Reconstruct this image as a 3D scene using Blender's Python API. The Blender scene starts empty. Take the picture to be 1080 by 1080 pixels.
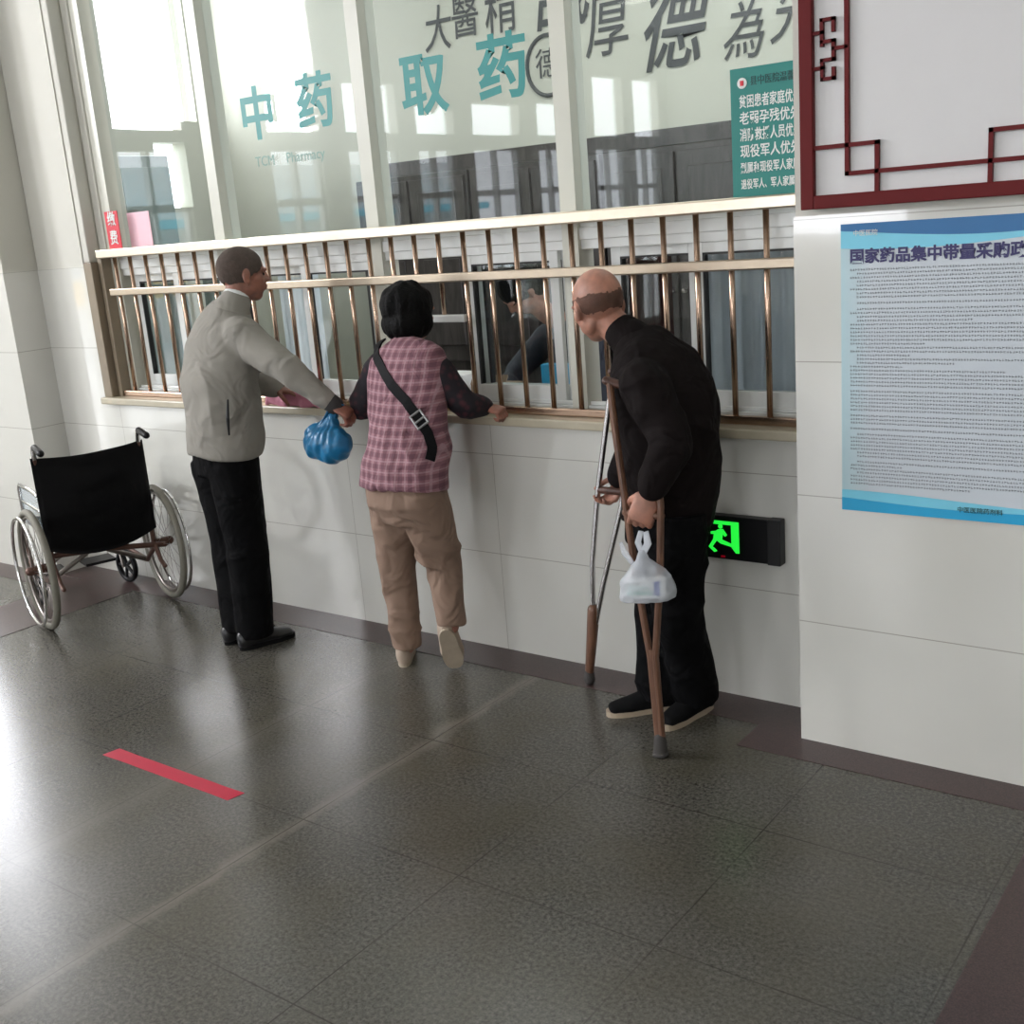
import bpy, bmesh, math, random
from mathutils import Vector, Matrix, noise, Quaternion
random.seed(7)
PI = math.pi
C = bpy.context.scene.collection
scn = bpy.context.scene

# ---------------------------------------------------------------- camera, world, lights, exposure
def look(yaw, pitch, roll):
    f = Vector((math.sin(yaw)*math.cos(pitch), math.cos(yaw)*math.cos(pitch), -math.sin(pitch)))
    r = Vector((math.cos(yaw), -math.sin(yaw), 0)); d = f.cross(r)
    c, s = math.cos(roll), math.sin(roll)
    r2 = r*c + d*s; d2 = d*c - r*s
    return Matrix((r2, -d2, -f)).transposed()
cam = bpy.data.cameras.new('camera'); camo = bpy.data.objects.new('camera', cam); C.objects.link(camo)
cam.sensor_width = 36; cam.lens = 1199.566/1080*36; cam.clip_start = 0.05; cam.clip_end = 300
camo.matrix_world = Matrix.Translation((0, 0, 1.75)) @ look(-0.658583, 0.251564, 0.0802074).to_4x4()
scn.camera = camo
w = bpy.data.worlds.new('sky'); scn.world = w; w.use_nodes = True
bg = w.node_tree.nodes['Background']; bg.inputs[0].default_value = (0.91, 0.94, 1.0, 1); bg.inputs[1].default_value = 6.2
scn.view_settings.view_transform = 'Standard'; scn.view_settings.look = 'None'
scn.view_settings.exposure = -0.06; scn.view_settings.gamma = 1; scn.view_settings.use_curve_mapping = False

def area(name, loc, direction, sx, sy, power, col):
    l = bpy.data.lights.new(name, 'AREA'); l.shape = 'RECTANGLE'; l.size = sx; l.size_y = sy; l.energy = power; l.color = col
    o = bpy.data.objects.new(name, l); C.objects.link(o); o.location = loc
    o.rotation_euler = Vector(direction).to_track_quat('-Z', 'Y').to_euler(); return o
SKYC = (0.96, 0.955, 1.0)
BAYS = [(0.2, 1.0), (-1.56, -0.85), (-2.78, -1.95), (-3.78, -3.1), (-5.1, -4.15), (-6.2, -5.5), (-7.7, -6.9), (-8.7, -8.0)]
TOPS = [4.15, 4.15, 3.30, 3.15, 3.15, 3.2, 3.6, 3.6]
for (a, b), zt in zip(BAYS, TOPS):      # daylight of the clerestory windows of the entrance side
    area('clerestory_daylight', (-9.12, (a+b)/2, (2.78+zt)/2), (1, 0, 0), abs(b-a), zt-2.78, (165 if zt > 4 else 15)*abs(b-a)*(zt-2.78), SKYC)
for x in (-6.0, -2.5, 1.0):             # daylight of the windows behind the photographer
    area('rear_window_daylight', (x, -9.1, 2.4), (0, 1, 0), 1.8, 2.4, 52, SKYC)
for x in (-7, -4.2, -1.4, 1.4):         # unseen fill panels under the hall ceiling, added as base light
    for y in (-5.5, -1.5, 1.6): area('hall_ceiling_fill', (x, y, 4.15), (0, 0, -1), 1.2, 0.3, 4.5, (1.0, 0.97, 0.9))
area('side_window_daylight', (-7.75, 3.75, 2.3), (0, -1, 0), 1.7, 2.6, 110, SKYC)
area('pharmacy_ceiling_lamp', (-3.4, 4.9, 3.55), (0, 0, -1), 3.2, 0.3, 28, (1.0, 0.98, 0.92))
area('pharmacy_end_window', (-7.22, 5.425, 3.14), (1, 0, 0), 0.75, 1.0, 22, SKYC)

# ---------------------------------------------------------------- materials
def NT(name):
    m = bpy.data.materials.new(name); m.use_nodes = True; return m, m.node_tree, m.node_tree.nodes['Principled BSDF']
def L(nt, a, b): nt.links.new(a, b)
def mat(name, col, rough=0.5, metal=0.0, var=0.06, scale=12.0, bump=0.0, bscale=60.0, spec=0.5, coat=0.0, emit=None, estr=0, sheen=0, trans=0, alpha=1, bdist=0.01):
    m, nt, b = NT(name); N = nt.nodes
    tc = N.new('ShaderNodeTexCoord'); nz = N.new('ShaderNodeTexNoise'); nz.inputs['Scale'].default_value = scale; nz.inputs['Detail'].default_value = 4
    L(nt, tc.outputs['Object'], nz.inputs['Vector'])
    mx = N.new('ShaderNodeMix'); mx.data_type = 'RGBA'
    mx.inputs[6].default_value = tuple(c*(1-var) for c in col)+(1,); mx.inputs[7].default_value = tuple(min(1, c*(1+var)) for c in col)+(1,)
    L(nt, nz.outputs[0], mx.inputs[0]); L(nt, mx.outputs[2], b.inputs['Base Color'])
    b.inputs['Roughness'].default_value = rough; b.inputs['Metallic'].default_value = metal
    b.inputs['Specular IOR Level'].default_value = spec; b.inputs['Coat Weight'].default_value = coat; b.inputs['Coat Roughness'].default_value = 0.08
    b.inputs['Sheen Weight'].default_value = sheen; b.inputs['Transmission Weight'].default_value = trans; b.inputs['Alpha'].default_value = alpha
    if bump:
        n2 = N.new('ShaderNodeTexNoise'); n2.inputs['Scale'].default_value = bscale; n2.inputs['Detail'].default_value = 3
        L(nt, tc.outputs['Object'], n2.inputs['Vector'])
        bp = N.new('ShaderNodeBump'); bp.inputs['Strength'].default_value = bump; bp.inputs['Distance'].default_value = bdist
        if bdist > 0.01: n2.inputs['Distortion'].default_value = 0.8; n2.inputs['Detail'].default_value = 2
        L(nt, n2.outputs[0], bp.inputs['Height']); L(nt, bp.outputs[0], b.inputs['Normal'])
    if emit: b.inputs['Emission Color'].default_value = emit+(1,); b.inputs['Emission Strength'].default_value = estr
    return m
def mth(nt, op, a, b=None, c=None):
    n = nt.nodes.new('ShaderNodeMath'); n.operation = op
    for i, v in enumerate((a, b, c)):
        if v is None: continue
        if isinstance(v, (int, float)): n.inputs[i].default_value = v
        else: L(nt, v, n.inputs[i])
    return n.outputs[0]
def joint(nt, coord, period, off, half):       # 1 on the joint lines
    t = mth(nt, 'DIVIDE', mth(nt, 'SUBTRACT', coord, off), period)
    d = mth(nt, 'ABSOLUTE', mth(nt, 'SUBTRACT', mth(nt, 'FRACT', mth(nt, 'ADD', t, 0.5)), 0.5))
    return mth(nt, 'LESS_THAN', d, half/period)
def rgb(nt, fac, c1, c2):
    mx = nt.nodes.new('ShaderNodeMix'); mx.data_type = 'RGBA'
    if isinstance(fac, (int, float)): mx.inputs[0].default_value = fac
    else: L(nt, fac, mx.inputs[0])
    for i, c in ((6, c1), (7, c2)):
        if isinstance(c, tuple): mx.inputs[i].default_value = c+(1,)
        else: L(nt, c, mx.inputs[i])
    return mx.outputs[2]
def coords(nt, kind='Object'):
    tc = nt.nodes.new('ShaderNodeTexCoord'); s = nt.nodes.new('ShaderNodeSeparateXYZ'); L(nt, tc.outputs[kind], s.inputs[0]); return tc.outputs[kind], s.outputs
def tex(nt, vec, scale, detail=4, rough=0.5, dist=0):
    n = nt.nodes.new('ShaderNodeTexNoise'); n.inputs['Scale'].default_value = scale; n.inputs['Detail'].default_value = detail
    n.inputs['Roughness'].default_value = rough; n.inputs['Distortion'].default_value = dist; L(nt, vec, n.inputs['Vector']); return n.outputs[0]
def ramp(nt, fac, stops):
    r = nt.nodes.new('ShaderNodeValToRGB'); L(nt, fac, r.inputs[0]); e = r.color_ramp.elements
    e[0].position, e[0].color = stops[0][0], (stops[0][1],)*3+(1,); e[1].position, e[1].color = stops[1][0], (stops[1][1],)*3+(1,)
    return r.outputs[0]

WEARX = -2.53
def floor_material():
    m, nt, b = NT('grey_granite'); v, s = coords(nt)
    sp = tex(nt, v, 85, 4, 0.8); blot = tex(nt, v, 1.5, 3, 0.5); stain = tex(nt, v, 2.7, 3, 0.5)
    c = rgb(nt, ramp(nt, sp, [(0.35, 0), (0.68, 1)]), (0.022, 0.021, 0.017), (0.155, 0.148, 0.128))
    c = rgb(nt, mth(nt, 'MULTIPLY', ramp(nt, stain, [(0.42, 0), (0.75, 1)]), 0.55), c, (0.075, 0.066, 0.038))
    c = rgb(nt, mth(nt, 'MULTIPLY', ramp(nt, blot, [(0.42, 0), (0.8, 1)]), 0.45), c, (0.15, 0.14, 0.12))
    wv = mth(nt, 'ADD', s[0], mth(nt, 'MULTIPLY', mth(nt, 'SUBTRACT', tex(nt, v, 4, 3), 0.5), 0.16))
    bd = mth(nt, 'SUBTRACT', 1.0, mth(nt, 'MULTIPLY', mth(nt, 'ABSOLUTE', mth(nt, 'SUBTRACT', wv, WEARX)), 22.0)); bd.node.use_clamp = True
    c = rgb(nt, mth(nt, 'MULTIPLY', bd, 0.75), c, (0.17, 0.155, 0.13))
    bd2 = mth(nt, 'SUBTRACT', 1.0, mth(nt, 'MULTIPLY', mth(nt, 'ABSOLUTE', mth(nt, 'SUBTRACT', mth(nt, 'ADD', s[0], mth(nt, 'MULTIPLY', tex(nt, v, 3, 3), 0.2)), -3.05)), 12.0)); bd2.node.use_clamp = True
    c = rgb(nt, mth(nt, 'MULTIPLY', bd2, 0.4), c, (0.15, 0.14, 0.12))
    wob = mth(nt, 'MULTIPLY', mth(nt, 'SUBTRACT', tex(nt, v, 5), 0.5), 0.004)
    j = mth(nt, 'MAXIMUM', joint(nt, mth(nt, 'ADD', s[0], wob), 0.625, -1.277, 0.0022), joint(nt, mth(nt, 'ADD', s[1], wob), 0.62, 2.085, 0.0022))
    j = mth(nt, 'MULTIPLY', j, ramp(nt, tex(nt, v, 2.3), [(0.35, 0.25), (0.6, 0.85)]))
    c = rgb(nt, j, c, (0.03, 0.026, 0.02)); L(nt, c, b.inputs['Base Color'])
    L(nt, mth(nt, 'ADD', mth(nt, 'MULTIPLY', blot, 0.10), 0.20), b.inputs['Roughness'])
    b.inputs['Specular IOR Level'].default_value = 0.5
    return m
def strip_material():
    m, nt, b = NT('dark_red_granite'); v, s = coords(nt)
    c = rgb(nt, ramp(nt, tex(nt, v, 240, 3, 0.7), [(0.35, 0), (0.7, 1)]), (0.038, 0.024, 0.024), (0.105, 0.062, 0.058))
    L(nt, c, b.inputs['Base Color']); b.inputs['Roughness'].default_value = 0.3; return m
def tile_material(name='glossy_cream_tile', zoff=0.0, px=0.83):
    m, nt, b = NT(name); v, s = coords(nt)
    j = mth(nt, 'MAXIMUM', joint(nt, s[2], 0.42, zoff, 0.0016), joint(nt, s[0], px, -2.8, 0.0012))
    c = rgb(nt, tex(nt, v, 2.5, 4), (0.63, 0.625, 0.575), (0.72, 0.715, 0.67)); c = rgb(nt, mth(nt, 'MULTIPLY', j, 0.6), c, (0.2, 0.18, 0.14))
    L(nt, c, b.inputs['Base Color']); b.inputs['Roughness'].default_value = 0.12; b.inputs['Specular IOR Level'].default_value = 0.6
    b.inputs['Coat Weight'].default_value = 0.8; b.inputs['Coat Roughness'].default_value = 0.03
    bp = nt.nodes.new('ShaderNodeBump'); bp.inputs['Strength'].default_value = 0.05; bp.inputs['Distance'].default_value = 0.01
    L(nt, tex(nt, v, 3.5, 2), bp.inputs['Height']); L(nt, bp.outputs[0], b.inputs['Normal']); L(nt, bp.outputs[0], b.inputs['Coat Normal']); return m
def glass_material(name='window_glass', tint=(0.94, 0.97, 0.97), r0=0.035):
    m = bpy.data.materials.new(name); m.use_nodes = True; nt = m.node_tree; nt.nodes.remove(nt.nodes['Principled BSDF'])
    out = nt.nodes['Material Output']
    tr = nt.nodes.new('ShaderNodeBsdfTransparent'); tr.inputs[0].default_value = tint+(1,)
    gl = nt.nodes.new('ShaderNodeBsdfGlossy'); gl.inputs['Roughness'].default_value = 0.02
    lw = nt.nodes.new('ShaderNodeLayerWeight'); lw.inputs[0].default_value = 0.5
    f = mth(nt, 'ADD', mth(nt, 'MULTIPLY', mth(nt, 'POWER', lw.outputs['Facing'], 4.0), 0.9), r0)
    v, s = coords(nt); bp = nt.nodes.new('ShaderNodeBump'); bp.inputs['Strength'].default_value = 0.03; bp.inputs['Distance'].default_value = 0.01
    L(nt, tex(nt, v, 2.5, 1), bp.inputs['Height']); L(nt, bp.outputs[0], gl.inputs['Normal'])
    mx = nt.nodes.new('ShaderNodeMixShader'); L(nt, f, mx.inputs[0]); L(nt, tr.outputs[0], mx.inputs[1]); L(nt, gl.outputs[0], mx.inputs[2]); L(nt, mx.outputs[0], out.inputs[0])
    return m
def plaid_material():
    m, nt, b = NT('mauve_plaid_cotton'); v, s = coords(nt)
    P = 0.040; c = (0.31, 0.155, 0.180)
    d = mth(nt, 'MAXIMUM', mth(nt, 'MULTIPLY', joint(nt, s[0], P, 0, 0.0085), 0.5), mth(nt, 'MULTIPLY', joint(nt, s[2], P, 0, 0.0085), 0.5))
    d2 = mth(nt, 'MULTIPLY', joint(nt, s[0], P, 0, 0.0085), joint(nt, s[2], P, 0, 0.0085))
    li = mth(nt, 'MAXIMUM', joint(nt, s[0], P, P/2, 0.0028), joint(nt, s[2], P, P/2, 0.0028))
    c = rgb(nt, d, c, (0.11, 0.035, 0.055)); c = rgb(nt, mth(nt, 'MULTIPLY', d2, 0.5), c, (0.09, 0.035, 0.055)); c = rgb(nt, mth(nt, 'MULTIPLY', li, 0.22), c, (0.66, 0.50, 0.54))
    L(nt, c, b.inputs['Base Color']); b.inputs['Roughness'].default_value = 0.85
    bp = nt.nodes.new('ShaderNodeBump'); bp.inputs['Strength'].default_value = 0.7; bp.inputs['Distance'].default_value = 0.04
    L(nt, tex(nt, v, 9, 3, 0.5, 1.2), bp.inputs['Height']); L(nt, bp.outputs[0], b.inputs['Normal']); return m
def blouse_material():
    m, nt, b = NT('dark_floral_cloth'); v, s = coords(nt)
    vo = nt.nodes.new('ShaderNodeTexVoronoi'); vo.inputs['Scale'].default_value = 32; L(nt, v, vo.inputs['Vector'])
    c = rgb(nt, ramp(nt, vo.outputs['Distance'], [(0.1, 1), (0.5, 0)]), (0.010, 0.007, 0.012), (0.07, 0.016, 0.024)); L(nt, c, b.inputs['Base Color']); b.inputs['Roughness'].default_value = 0.8; return m
def wood_material(name, c1, c2, rough=0.45, sc=(18, 18, 1.5)):
    m, nt, b = NT(name); v, s = coords(nt); mp = nt.nodes.new('ShaderNodeMapping'); mp.inputs['Scale'].default_value = sc; L(nt, v, mp.inputs['Vector'])
    c = rgb(nt, ramp(nt, tex(nt, mp.outputs[0], 2.2, 6, 0.6, 1.5), [(0.35, 0), (0.65, 1)]), c1, c2); L(nt, c, b.inputs['Base Color']); b.inputs['Roughness'].default_value = rough; return m
def skin_material(name, col):
    m, nt, b = NT(name); v, s = coords(nt)
    c = rgb(nt, ramp(nt, tex(nt, v, 22, 5), [(0.35, 0), (0.65, 1)]), tuple(x*0.78 for x in col), (min(1, col[0]*1.15), col[1]*1.05, col[2]))
    L(nt, c, b.inputs['Base Color']); b.inputs['Roughness'].default_value = 0.5; b.inputs['Subsurface Weight'].default_value = 0.05; b.inputs['Subsurface Scale'].default_value = 0.01
    bp = nt.nodes.new('ShaderNodeBump'); bp.inputs['Strength'].default_value = 0.25; bp.inputs['Distance'].default_value = 0.004
    L(nt, tex(nt, v, 90, 4), bp.inputs['Height']); L(nt, bp.outputs[0], b.inputs['Normal']); return m

M = dict(
 floor=floor_material(), strip=strip_material(), tile=tile_material(), tilep=tile_material('glossy_pillar_tile', px=50.0), glass=glass_material(),
 plaster=mat('cream_plaster', (0.60, 0.59, 0.53), 0.7, var=0.05, scale=3, bump=0.05, bscale=200),
 plaster_in=mat('pharmacy_plaster', (0.66, 0.66, 0.58), 0.75, var=0.04, scale=2),
 ceiling=mat('white_ceiling', (0.7, 0.7, 0.68), 0.9),
 sill=mat('beige_marble', (0.50, 0.45, 0.34), 0.25, var=0.14, scale=14),
 marble=mat('brown_marble_reveal', (0.26, 0.21, 0.15), 0.3, var=0.2, scale=9),
 frame=mat('white_window_paint', (0.74, 0.76, 0.74), 0.22, var=0.03, coat=0.3),
 frame2=mat('cream_window_paint', (0.62, 0.62, 0.54), 0.35, var=0.03),
 seal=mat('black_rubber_seal', (0.02, 0.02, 0.02), 0.6),
 brass=mat('champagne_steel', (0.47, 0.33, 0.245), 0.25, 1.0, var=0.1, scale=30),
 brass2=mat('pale_steel_rail', (0.66, 0.58, 0.47), 0.3, 1.0, var=0.1, scale=30),
 brass3=mat('dull_steel_rail', (0.45, 0.375, 0.29), 0.35, 1.0, var=0.1, scale=30),
 teal=mat('teal_vinyl', (0.0, 0.235, 0.225), 0.45, var=0.03),
 tealsign=mat('teal_board', (0.0, 0.19, 0.165), 0.4, var=0.03),
 white=mat('white_print', (0.75, 0.78, 0.76), 0.5, var=0.02), darktxt=mat('dark_green_print', (0.0, 0.05, 0.05), 0.5),
 palegreen=mat('pale_green_vinyl', (0.22, 0.38, 0.34), 0.5),
 ink=mat('grey_ink', (0.075, 0.08, 0.085), 0.6, var=0.1),
 redp=mat('red_sticker', (0.62, 0.012, 0.03), 0.45), pinkp=mat('pink_paper', (0.85, 0.55, 0.62), 0.6), pinkc=mat('pink_cloth', (0.55, 0.2, 0.28), 0.7, bump=0.3),
 redframe=mat('dark_red_lacquer', (0.12, 0.006, 0.007), 0.5, var=0.08, spec=0.2), board=mat('white_board', (0.66, 0.65, 0.65), 0.4, var=0.02),
 title=mat('navy_print', (0.035, 0.03, 0.13), 0.5), grey=mat('grey_print', (0.17, 0.19, 0.21), 0.6),
 blue1=mat('azure_print', (0.02, 0.38, 0.68), 0.4), blue2=mat('deep_blue_print', (0.01, 0.14, 0.36), 0.4), cyan=mat('cyan_print', (0.20, 0.62, 0.80), 0.4),
 black=mat('black_plastic', (0.008, 0.008, 0.009), 0.35, spec=0.25), darkgrey=mat('dark_grey_plastic', (0.03, 0.03, 0.031), 0.4, spec=0.2),
 green=mat('lit_green_sign', (0.02, 0.3, 0.02), 0.4, emit=(0.02, 0.95, 0.06), estr=0.95), led=mat('red_indicator', (0.3, 0, 0.0), 0.4, emit=(0.5, 0, 0.02), estr=0.25),
 tape=mat('red_floor_tape', (0.50, 0.012, 0.045), 0.45, var=0.08, scale=30),
 chrome=mat('chrome', (0.78, 0.78, 0.78), 0.12, 1.0, var=0.02), steel=mat('worn_steel', (0.32, 0.29, 0.27), 0.35, 1.0), rust=mat('brown_painted_steel', (0.11, 0.055, 0.04), 0.4, 0.3),
 tyre=mat('grey_rubber_tyre', (0.20, 0.19, 0.155), 0.7, var=0.15, scale=25), blackfab=mat('black_nylon', (0.005, 0.005, 0.006), 0.5, spec=0.25, var=0.1, bump=0.25, bscale=14, sheen=0.0),
 clear=mat('clear_plastic_guard', (0.6, 0.7, 0.75), 0.15, alpha=0.35), rubber=mat('dark_rubber', (0.05, 0.045, 0.042), 0.7, bump=0.3),
 bluebag=mat('blue_plastic_bag', (0.008, 0.15, 0.32), 0.3, var=0.5, scale=11, bump=0.5, bscale=22, alpha=0.95),
 whitebag=mat('white_plastic_bag', (0.72, 0.76, 0.82), 0.3, var=0.06, scale=18, bump=0.7, bscale=30, alpha=0.45),
 boxw=mat('medicine_box', (0.8, 0.82, 0.82), 0.4), boxb=mat('blue_print', (0.02, 0.07, 0.4), 0.4), boxg=mat('mint_print', (0.3, 0.65, 0.55), 0.4),
 crwood=wood_material('worn_brown_wood', (0.10, 0.045, 0.025), (0.20, 0.095, 0.055)), crdark=wood_material('dark_brown_wood', (0.05, 0.022, 0.016), (0.10, 0.045, 0.03)),
 alu=mat('aluminium_tube', (0.60, 0.58, 0.58), 0.25, 1.0),
 panel=wood_material('dark_panelling', (0.040, 0.034, 0.034), (0.085, 0.074, 0.072), 0.3, (6, 6, 1)),
 curtain=mat('pale_curtain', (0.80, 0.84, 0.88), 0.9, bump=0.1), redcurt=mat('dark_red_cloth', (0.07, 0.018, 0.018), 0.8), cabinet=mat('grey_green_cabinet', (0.24, 0.30, 0.28), 0.4),
 coat=mat('light_grey_coat', (0.28, 0.265, 0.235), 0.9, spec=0.2, var=0.05, scale=8, bump=0.7, bscale=7, bdist=0.05),
 blacktr=mat('black_trousers', (0.004, 0.004, 0.0045), 0.8, bump=0.8, bscale=8, bdist=0.04, spec=0.07), blackjk=mat('black_jacket', (0.0085, 0.006, 0.006), 0.85, spec=0.12, var=0.1, bump=0.8, bscale=8, bdist=0.05),
 tan=mat('tan_trousers', (0.25, 0.165, 0.12), 0.85, var=0.06, bump=0.8, bscale=8, bdist=0.05), plaid=plaid_material(), blouse=blouse_material(),
 skin1=skin_material('ruddy_skin', (0.30, 0.135, 0.095)), skin2=skin_material('tanned_skin', (0.36, 0.165, 0.12)), skin3=skin_material('warm_skin', (0.42, 0.21, 0.15)),
 ghair=mat('short_grey_hair', (0.085, 0.062, 0.050), 0.9, var=0.4, scale=60, bump=0.5, bscale=250), bhair=mat('black_hair', (0.003, 0.003, 0.003), 0.6, spec=0.12, var=0.3, scale=40, bump=0.6, bscale=160),
 fhair=mat('thin_dark_hair', (0.06, 0.036, 0.026), 0.9, alpha=0.55, var=0.4, scale=60, bump=0.4, bscale=250),
 shoeb=mat('black_cloth_shoe', (0.006, 0.006, 0.0065), 0.8, spec=0.1), shoel=mat('black_leather_shoe', (0.012, 0.012, 0.013), 0.3), sole=mat('pale_sole', (0.42, 0.34, 0.25), 0.7), solew=mat('cream_sole', (0.40, 0.33, 0.25), 0.7, var=0.15, scale=30),
 shoet=mat('tan_shoe', (0.42, 0.33, 0.26), 0.7), strap=mat('black_webbing', (0.005, 0.005, 0.006), 0.7, spec=0.15), buckle=mat('grey_buckle', (0.35, 0.35, 0.35), 0.3, 0.6), ribcloth=mat('dark_cuff', (0.03, 0.028, 0.028), 0.8),
 eye=mat('dark_eye', (0.01, 0.008, 0.008), 0.1), card=mat('brown_cardboard', (0.30, 0.2, 0.13), 0.8), conc=mat('pale_concrete', (0.62, 0.62, 0.60), 0.8), housew=mat('white_house_wall', (0.75, 0.75, 0.74), 0.8),
 yellow=mat('yellow_banner', (0.85, 0.55, 0.12), 0.5), cyanp=mat('cyan_awning', (0.1, 0.55, 0.7), 0.5), houseg=mat('grey_shutter', (0.42, 0.47, 0.5), 0.5), pinkw=mat('pink_wall', (0.75, 0.45, 0.42), 0.7), bike=mat('dark_bike', (0.03, 0.03, 0.035), 0.4),
)

# ---------------------------------------------------------------- geometry helpers
def box(bm, x0, x1, y0, y1, z0, z1, R=None):
    vs = [bm.verts.new(Vector((x, y, z)) if R is None else R @ Vector((x, y, z))) for x in (x0, x1) for y in (y0, y1) for z in (z0, z1)]
    for f in ((0, 1, 3, 2), (4, 6, 7, 5), (0, 4, 5, 1), (2, 3, 7, 6), (0, 2, 6, 4), (1, 5, 7, 3)): bm.faces.new([vs[i] for i in f])
    return bm
def B(*a, **k): return box(bmesh.new(), *a, **k)
def obj(name, bm, m, parent=None, world=True, smooth=False, bevel=0):
    if isinstance(bm, bpy.types.Mesh): me = bm
    else:
        bmesh.ops.recalc_face_normals(bm, faces=bm.faces)
        me = bpy.data.meshes.new(name); bm.to_mesh(me); bm.free()
    me.materials.clear(); me.materials.append(m)
    if smooth:
        for p in me.polygons: p.use_smooth = True
    o = bpy.data.objects.new(name, me); C.objects.link(o)
    if parent is not None:
        o.parent = parent
        if world:
            off = Vector((0, 0, 0)); q = parent
            while q: off += q.location; q = q.parent
            me.transform(Matrix.Translation(-off))
    if bevel:
        md = o.modifiers.new('bevel', 'BEVEL'); md.width = bevel; md.segments = 2; md.limit_method = 'ANGLE'
    return o
def rebase(o):                                   # puts the origin of a one-mesh thing at its base
    vs = [v.co for v in o.data.vertices]
    mn = Vector([min(v[i] for v in vs) for i in range(3)]); mx = Vector([max(v[i] for v in vs) for i in range(3)])
    c = Vector(((mn.x+mx.x)/2, (mn.y+mx.y)/2, mn.z)); o.data.transform(Matrix.Translation(-c)); o.location = c; return o
def tag(o, label, cat, group=None):
    o['label'] = label; o['category'] = cat
    if group: o['group'] = group
    return o
def thing(name, label, cat, loc=(0, 0, 0), rz=0, group=None):
    o = bpy.data.objects.new(name, None); C.objects.link(o); o.location = loc; o.rotation_euler = (0, 0, rz); o.empty_display_size = 0.1
    return tag(o, label, cat, group)
def struct(name, bm, m, **k):
    o = obj(name, bm, m, **k); o['kind'] = 'structure'; return o
def tube(bm, pts, radii, ref=(1, 0, 0), n=16, cap=True, closed=False):
    pts = [Vector(p) for p in pts]; ref = Vector(ref); N = len(pts)
    radii = [(r, r) if isinstance(r, (int, float)) else r for r in (radii if isinstance(radii, (list, tuple)) and len(radii) == N else [radii]*N)]
    P, Rr, T = [], [], []
    for i, p in enumerate(pts):
        a = pts[(i-1) % N] if (closed or i > 0) else p; b = pts[(i+1) % N] if (closed or i < N-1) else p
        T.append((b-a).normalized()); P.append(p); Rr.append(radii[i])
    if cap and not closed:
        def ext(p, t, r, s):
            m_ = min(r); return [(p+t*s*m_*k, (r[0]-m_*(1-q), r[1]-m_*(1-q))) for k, q in ((0.45, 0.89), (0.8, 0.6), (0.97, 0.22))]
        e0 = ext(P[0], T[0], Rr[0], -1); e1 = ext(P[-1], T[-1], Rr[-1], 1)
        P = [e[0] for e in reversed(e0)]+P+[e[0] for e in e1]; Rr = [e[1] for e in reversed(e0)]+Rr+[e[1] for e in e1]; T = [T[0]]*3+T+[T[-1]]*3
    rings = []
    for p, r, t in zip(P, Rr, T):
        s = ref-t*ref.dot(t)
        if s.length < 1e-3: s = Vector((0, 1, 0))-t*t.y
        s.normalize(); o = t.cross(s)
        rings.append([bm.verts.new(p+s*(r[0]*math.cos(a))+o*(r[1]*math.sin(a))) for a in [2*PI*k/n for k in range(n)]])
    K = len(rings)
    for i in range(K if closed else K-1):
        A, Bq = rings[i], rings[(i+1) % K]
        for k in range(n): bm.faces.new((A[k], A[(k+1) % n], Bq[(k+1) % n], Bq[k]))
    if not closed: bm.faces.new(list(reversed(rings[0]))); bm.faces.new(rings[-1])
    return bm
def TB(*a, **k): return tube(bmesh.new(), *a, **k)
def ell(bm, c, r, R=None, u=20, v=14):
    Mx = Matrix.Translation(Vector(c)) @ ((R or Matrix.Identity(3)).to_4x4()) @ Matrix.Diagonal((r[0], r[1], r[2], 1))
    bmesh.ops.create_uvsphere(bm, u_segments=u, v_segments=v, radius=1, matrix=Mx); return bm
def poly(bm, pts, y0, y1):                        # polygon in XZ given thickness along Y
    a = [bm.verts.new((x, y0, z)) for x, z in pts]; b = [bm.verts.new((x, y1, z)) for x, z in pts]
    bm.faces.new(a); bm.faces.new(list(reversed(b)))
    for i in range(len(pts)): j = (i+1) % len(pts); bm.faces.new((a[i], b[i], b[j], a[j]))
    return bm
def baked(o):
    bpy.context.view_layer.update(); dg = bpy.context.evaluated_depsgraph_get()
    me = bpy.data.meshes.new_from_object(o.evaluated_get(dg)); d = o.data; bpy.data.objects.remove(o)
    return me
def remesh(bm, vox=0.007, smooth=6, sub=None):
    me = bpy.data.meshes.new('tmp'); bmesh.ops.recalc_face_normals(bm, faces=bm.faces); bm.to_mesh(me); bm.free()
    o = bpy.data.objects.new('tmp', me); C.objects.link(o)
    r = o.modifiers.new('r', 'REMESH'); r.mode = 'VOXEL'; r.voxel_size = vox
    if smooth: s = o.modifiers.new('s', 'SMOOTH'); s.iterations = smooth; s.factor = 0.5
    return baked(o)
def displace(me, fn):
    me.update(); ns = [v.normal.copy() for v in me.vertices]
    for v, n_ in zip(me.vertices, ns): v.co += n_*fn(v.co, n_)
    me.update(); return me
def folds(amp, sx, sy, sz, seed=0.0, sharp=False):
    def f(p, n_):
        a = noise.noise(Vector((p.x*sx+seed, p.y*sy-seed, p.z*sz+seed*2))); b = noise.noise(Vector((p.x*sx*2.3-seed, p.y*sy*2.3, p.z*sz*2.3)))
        if sharp: a = 0.5-abs(a)*1.6
        return amp*(a+0.4*b)
    return f
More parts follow.
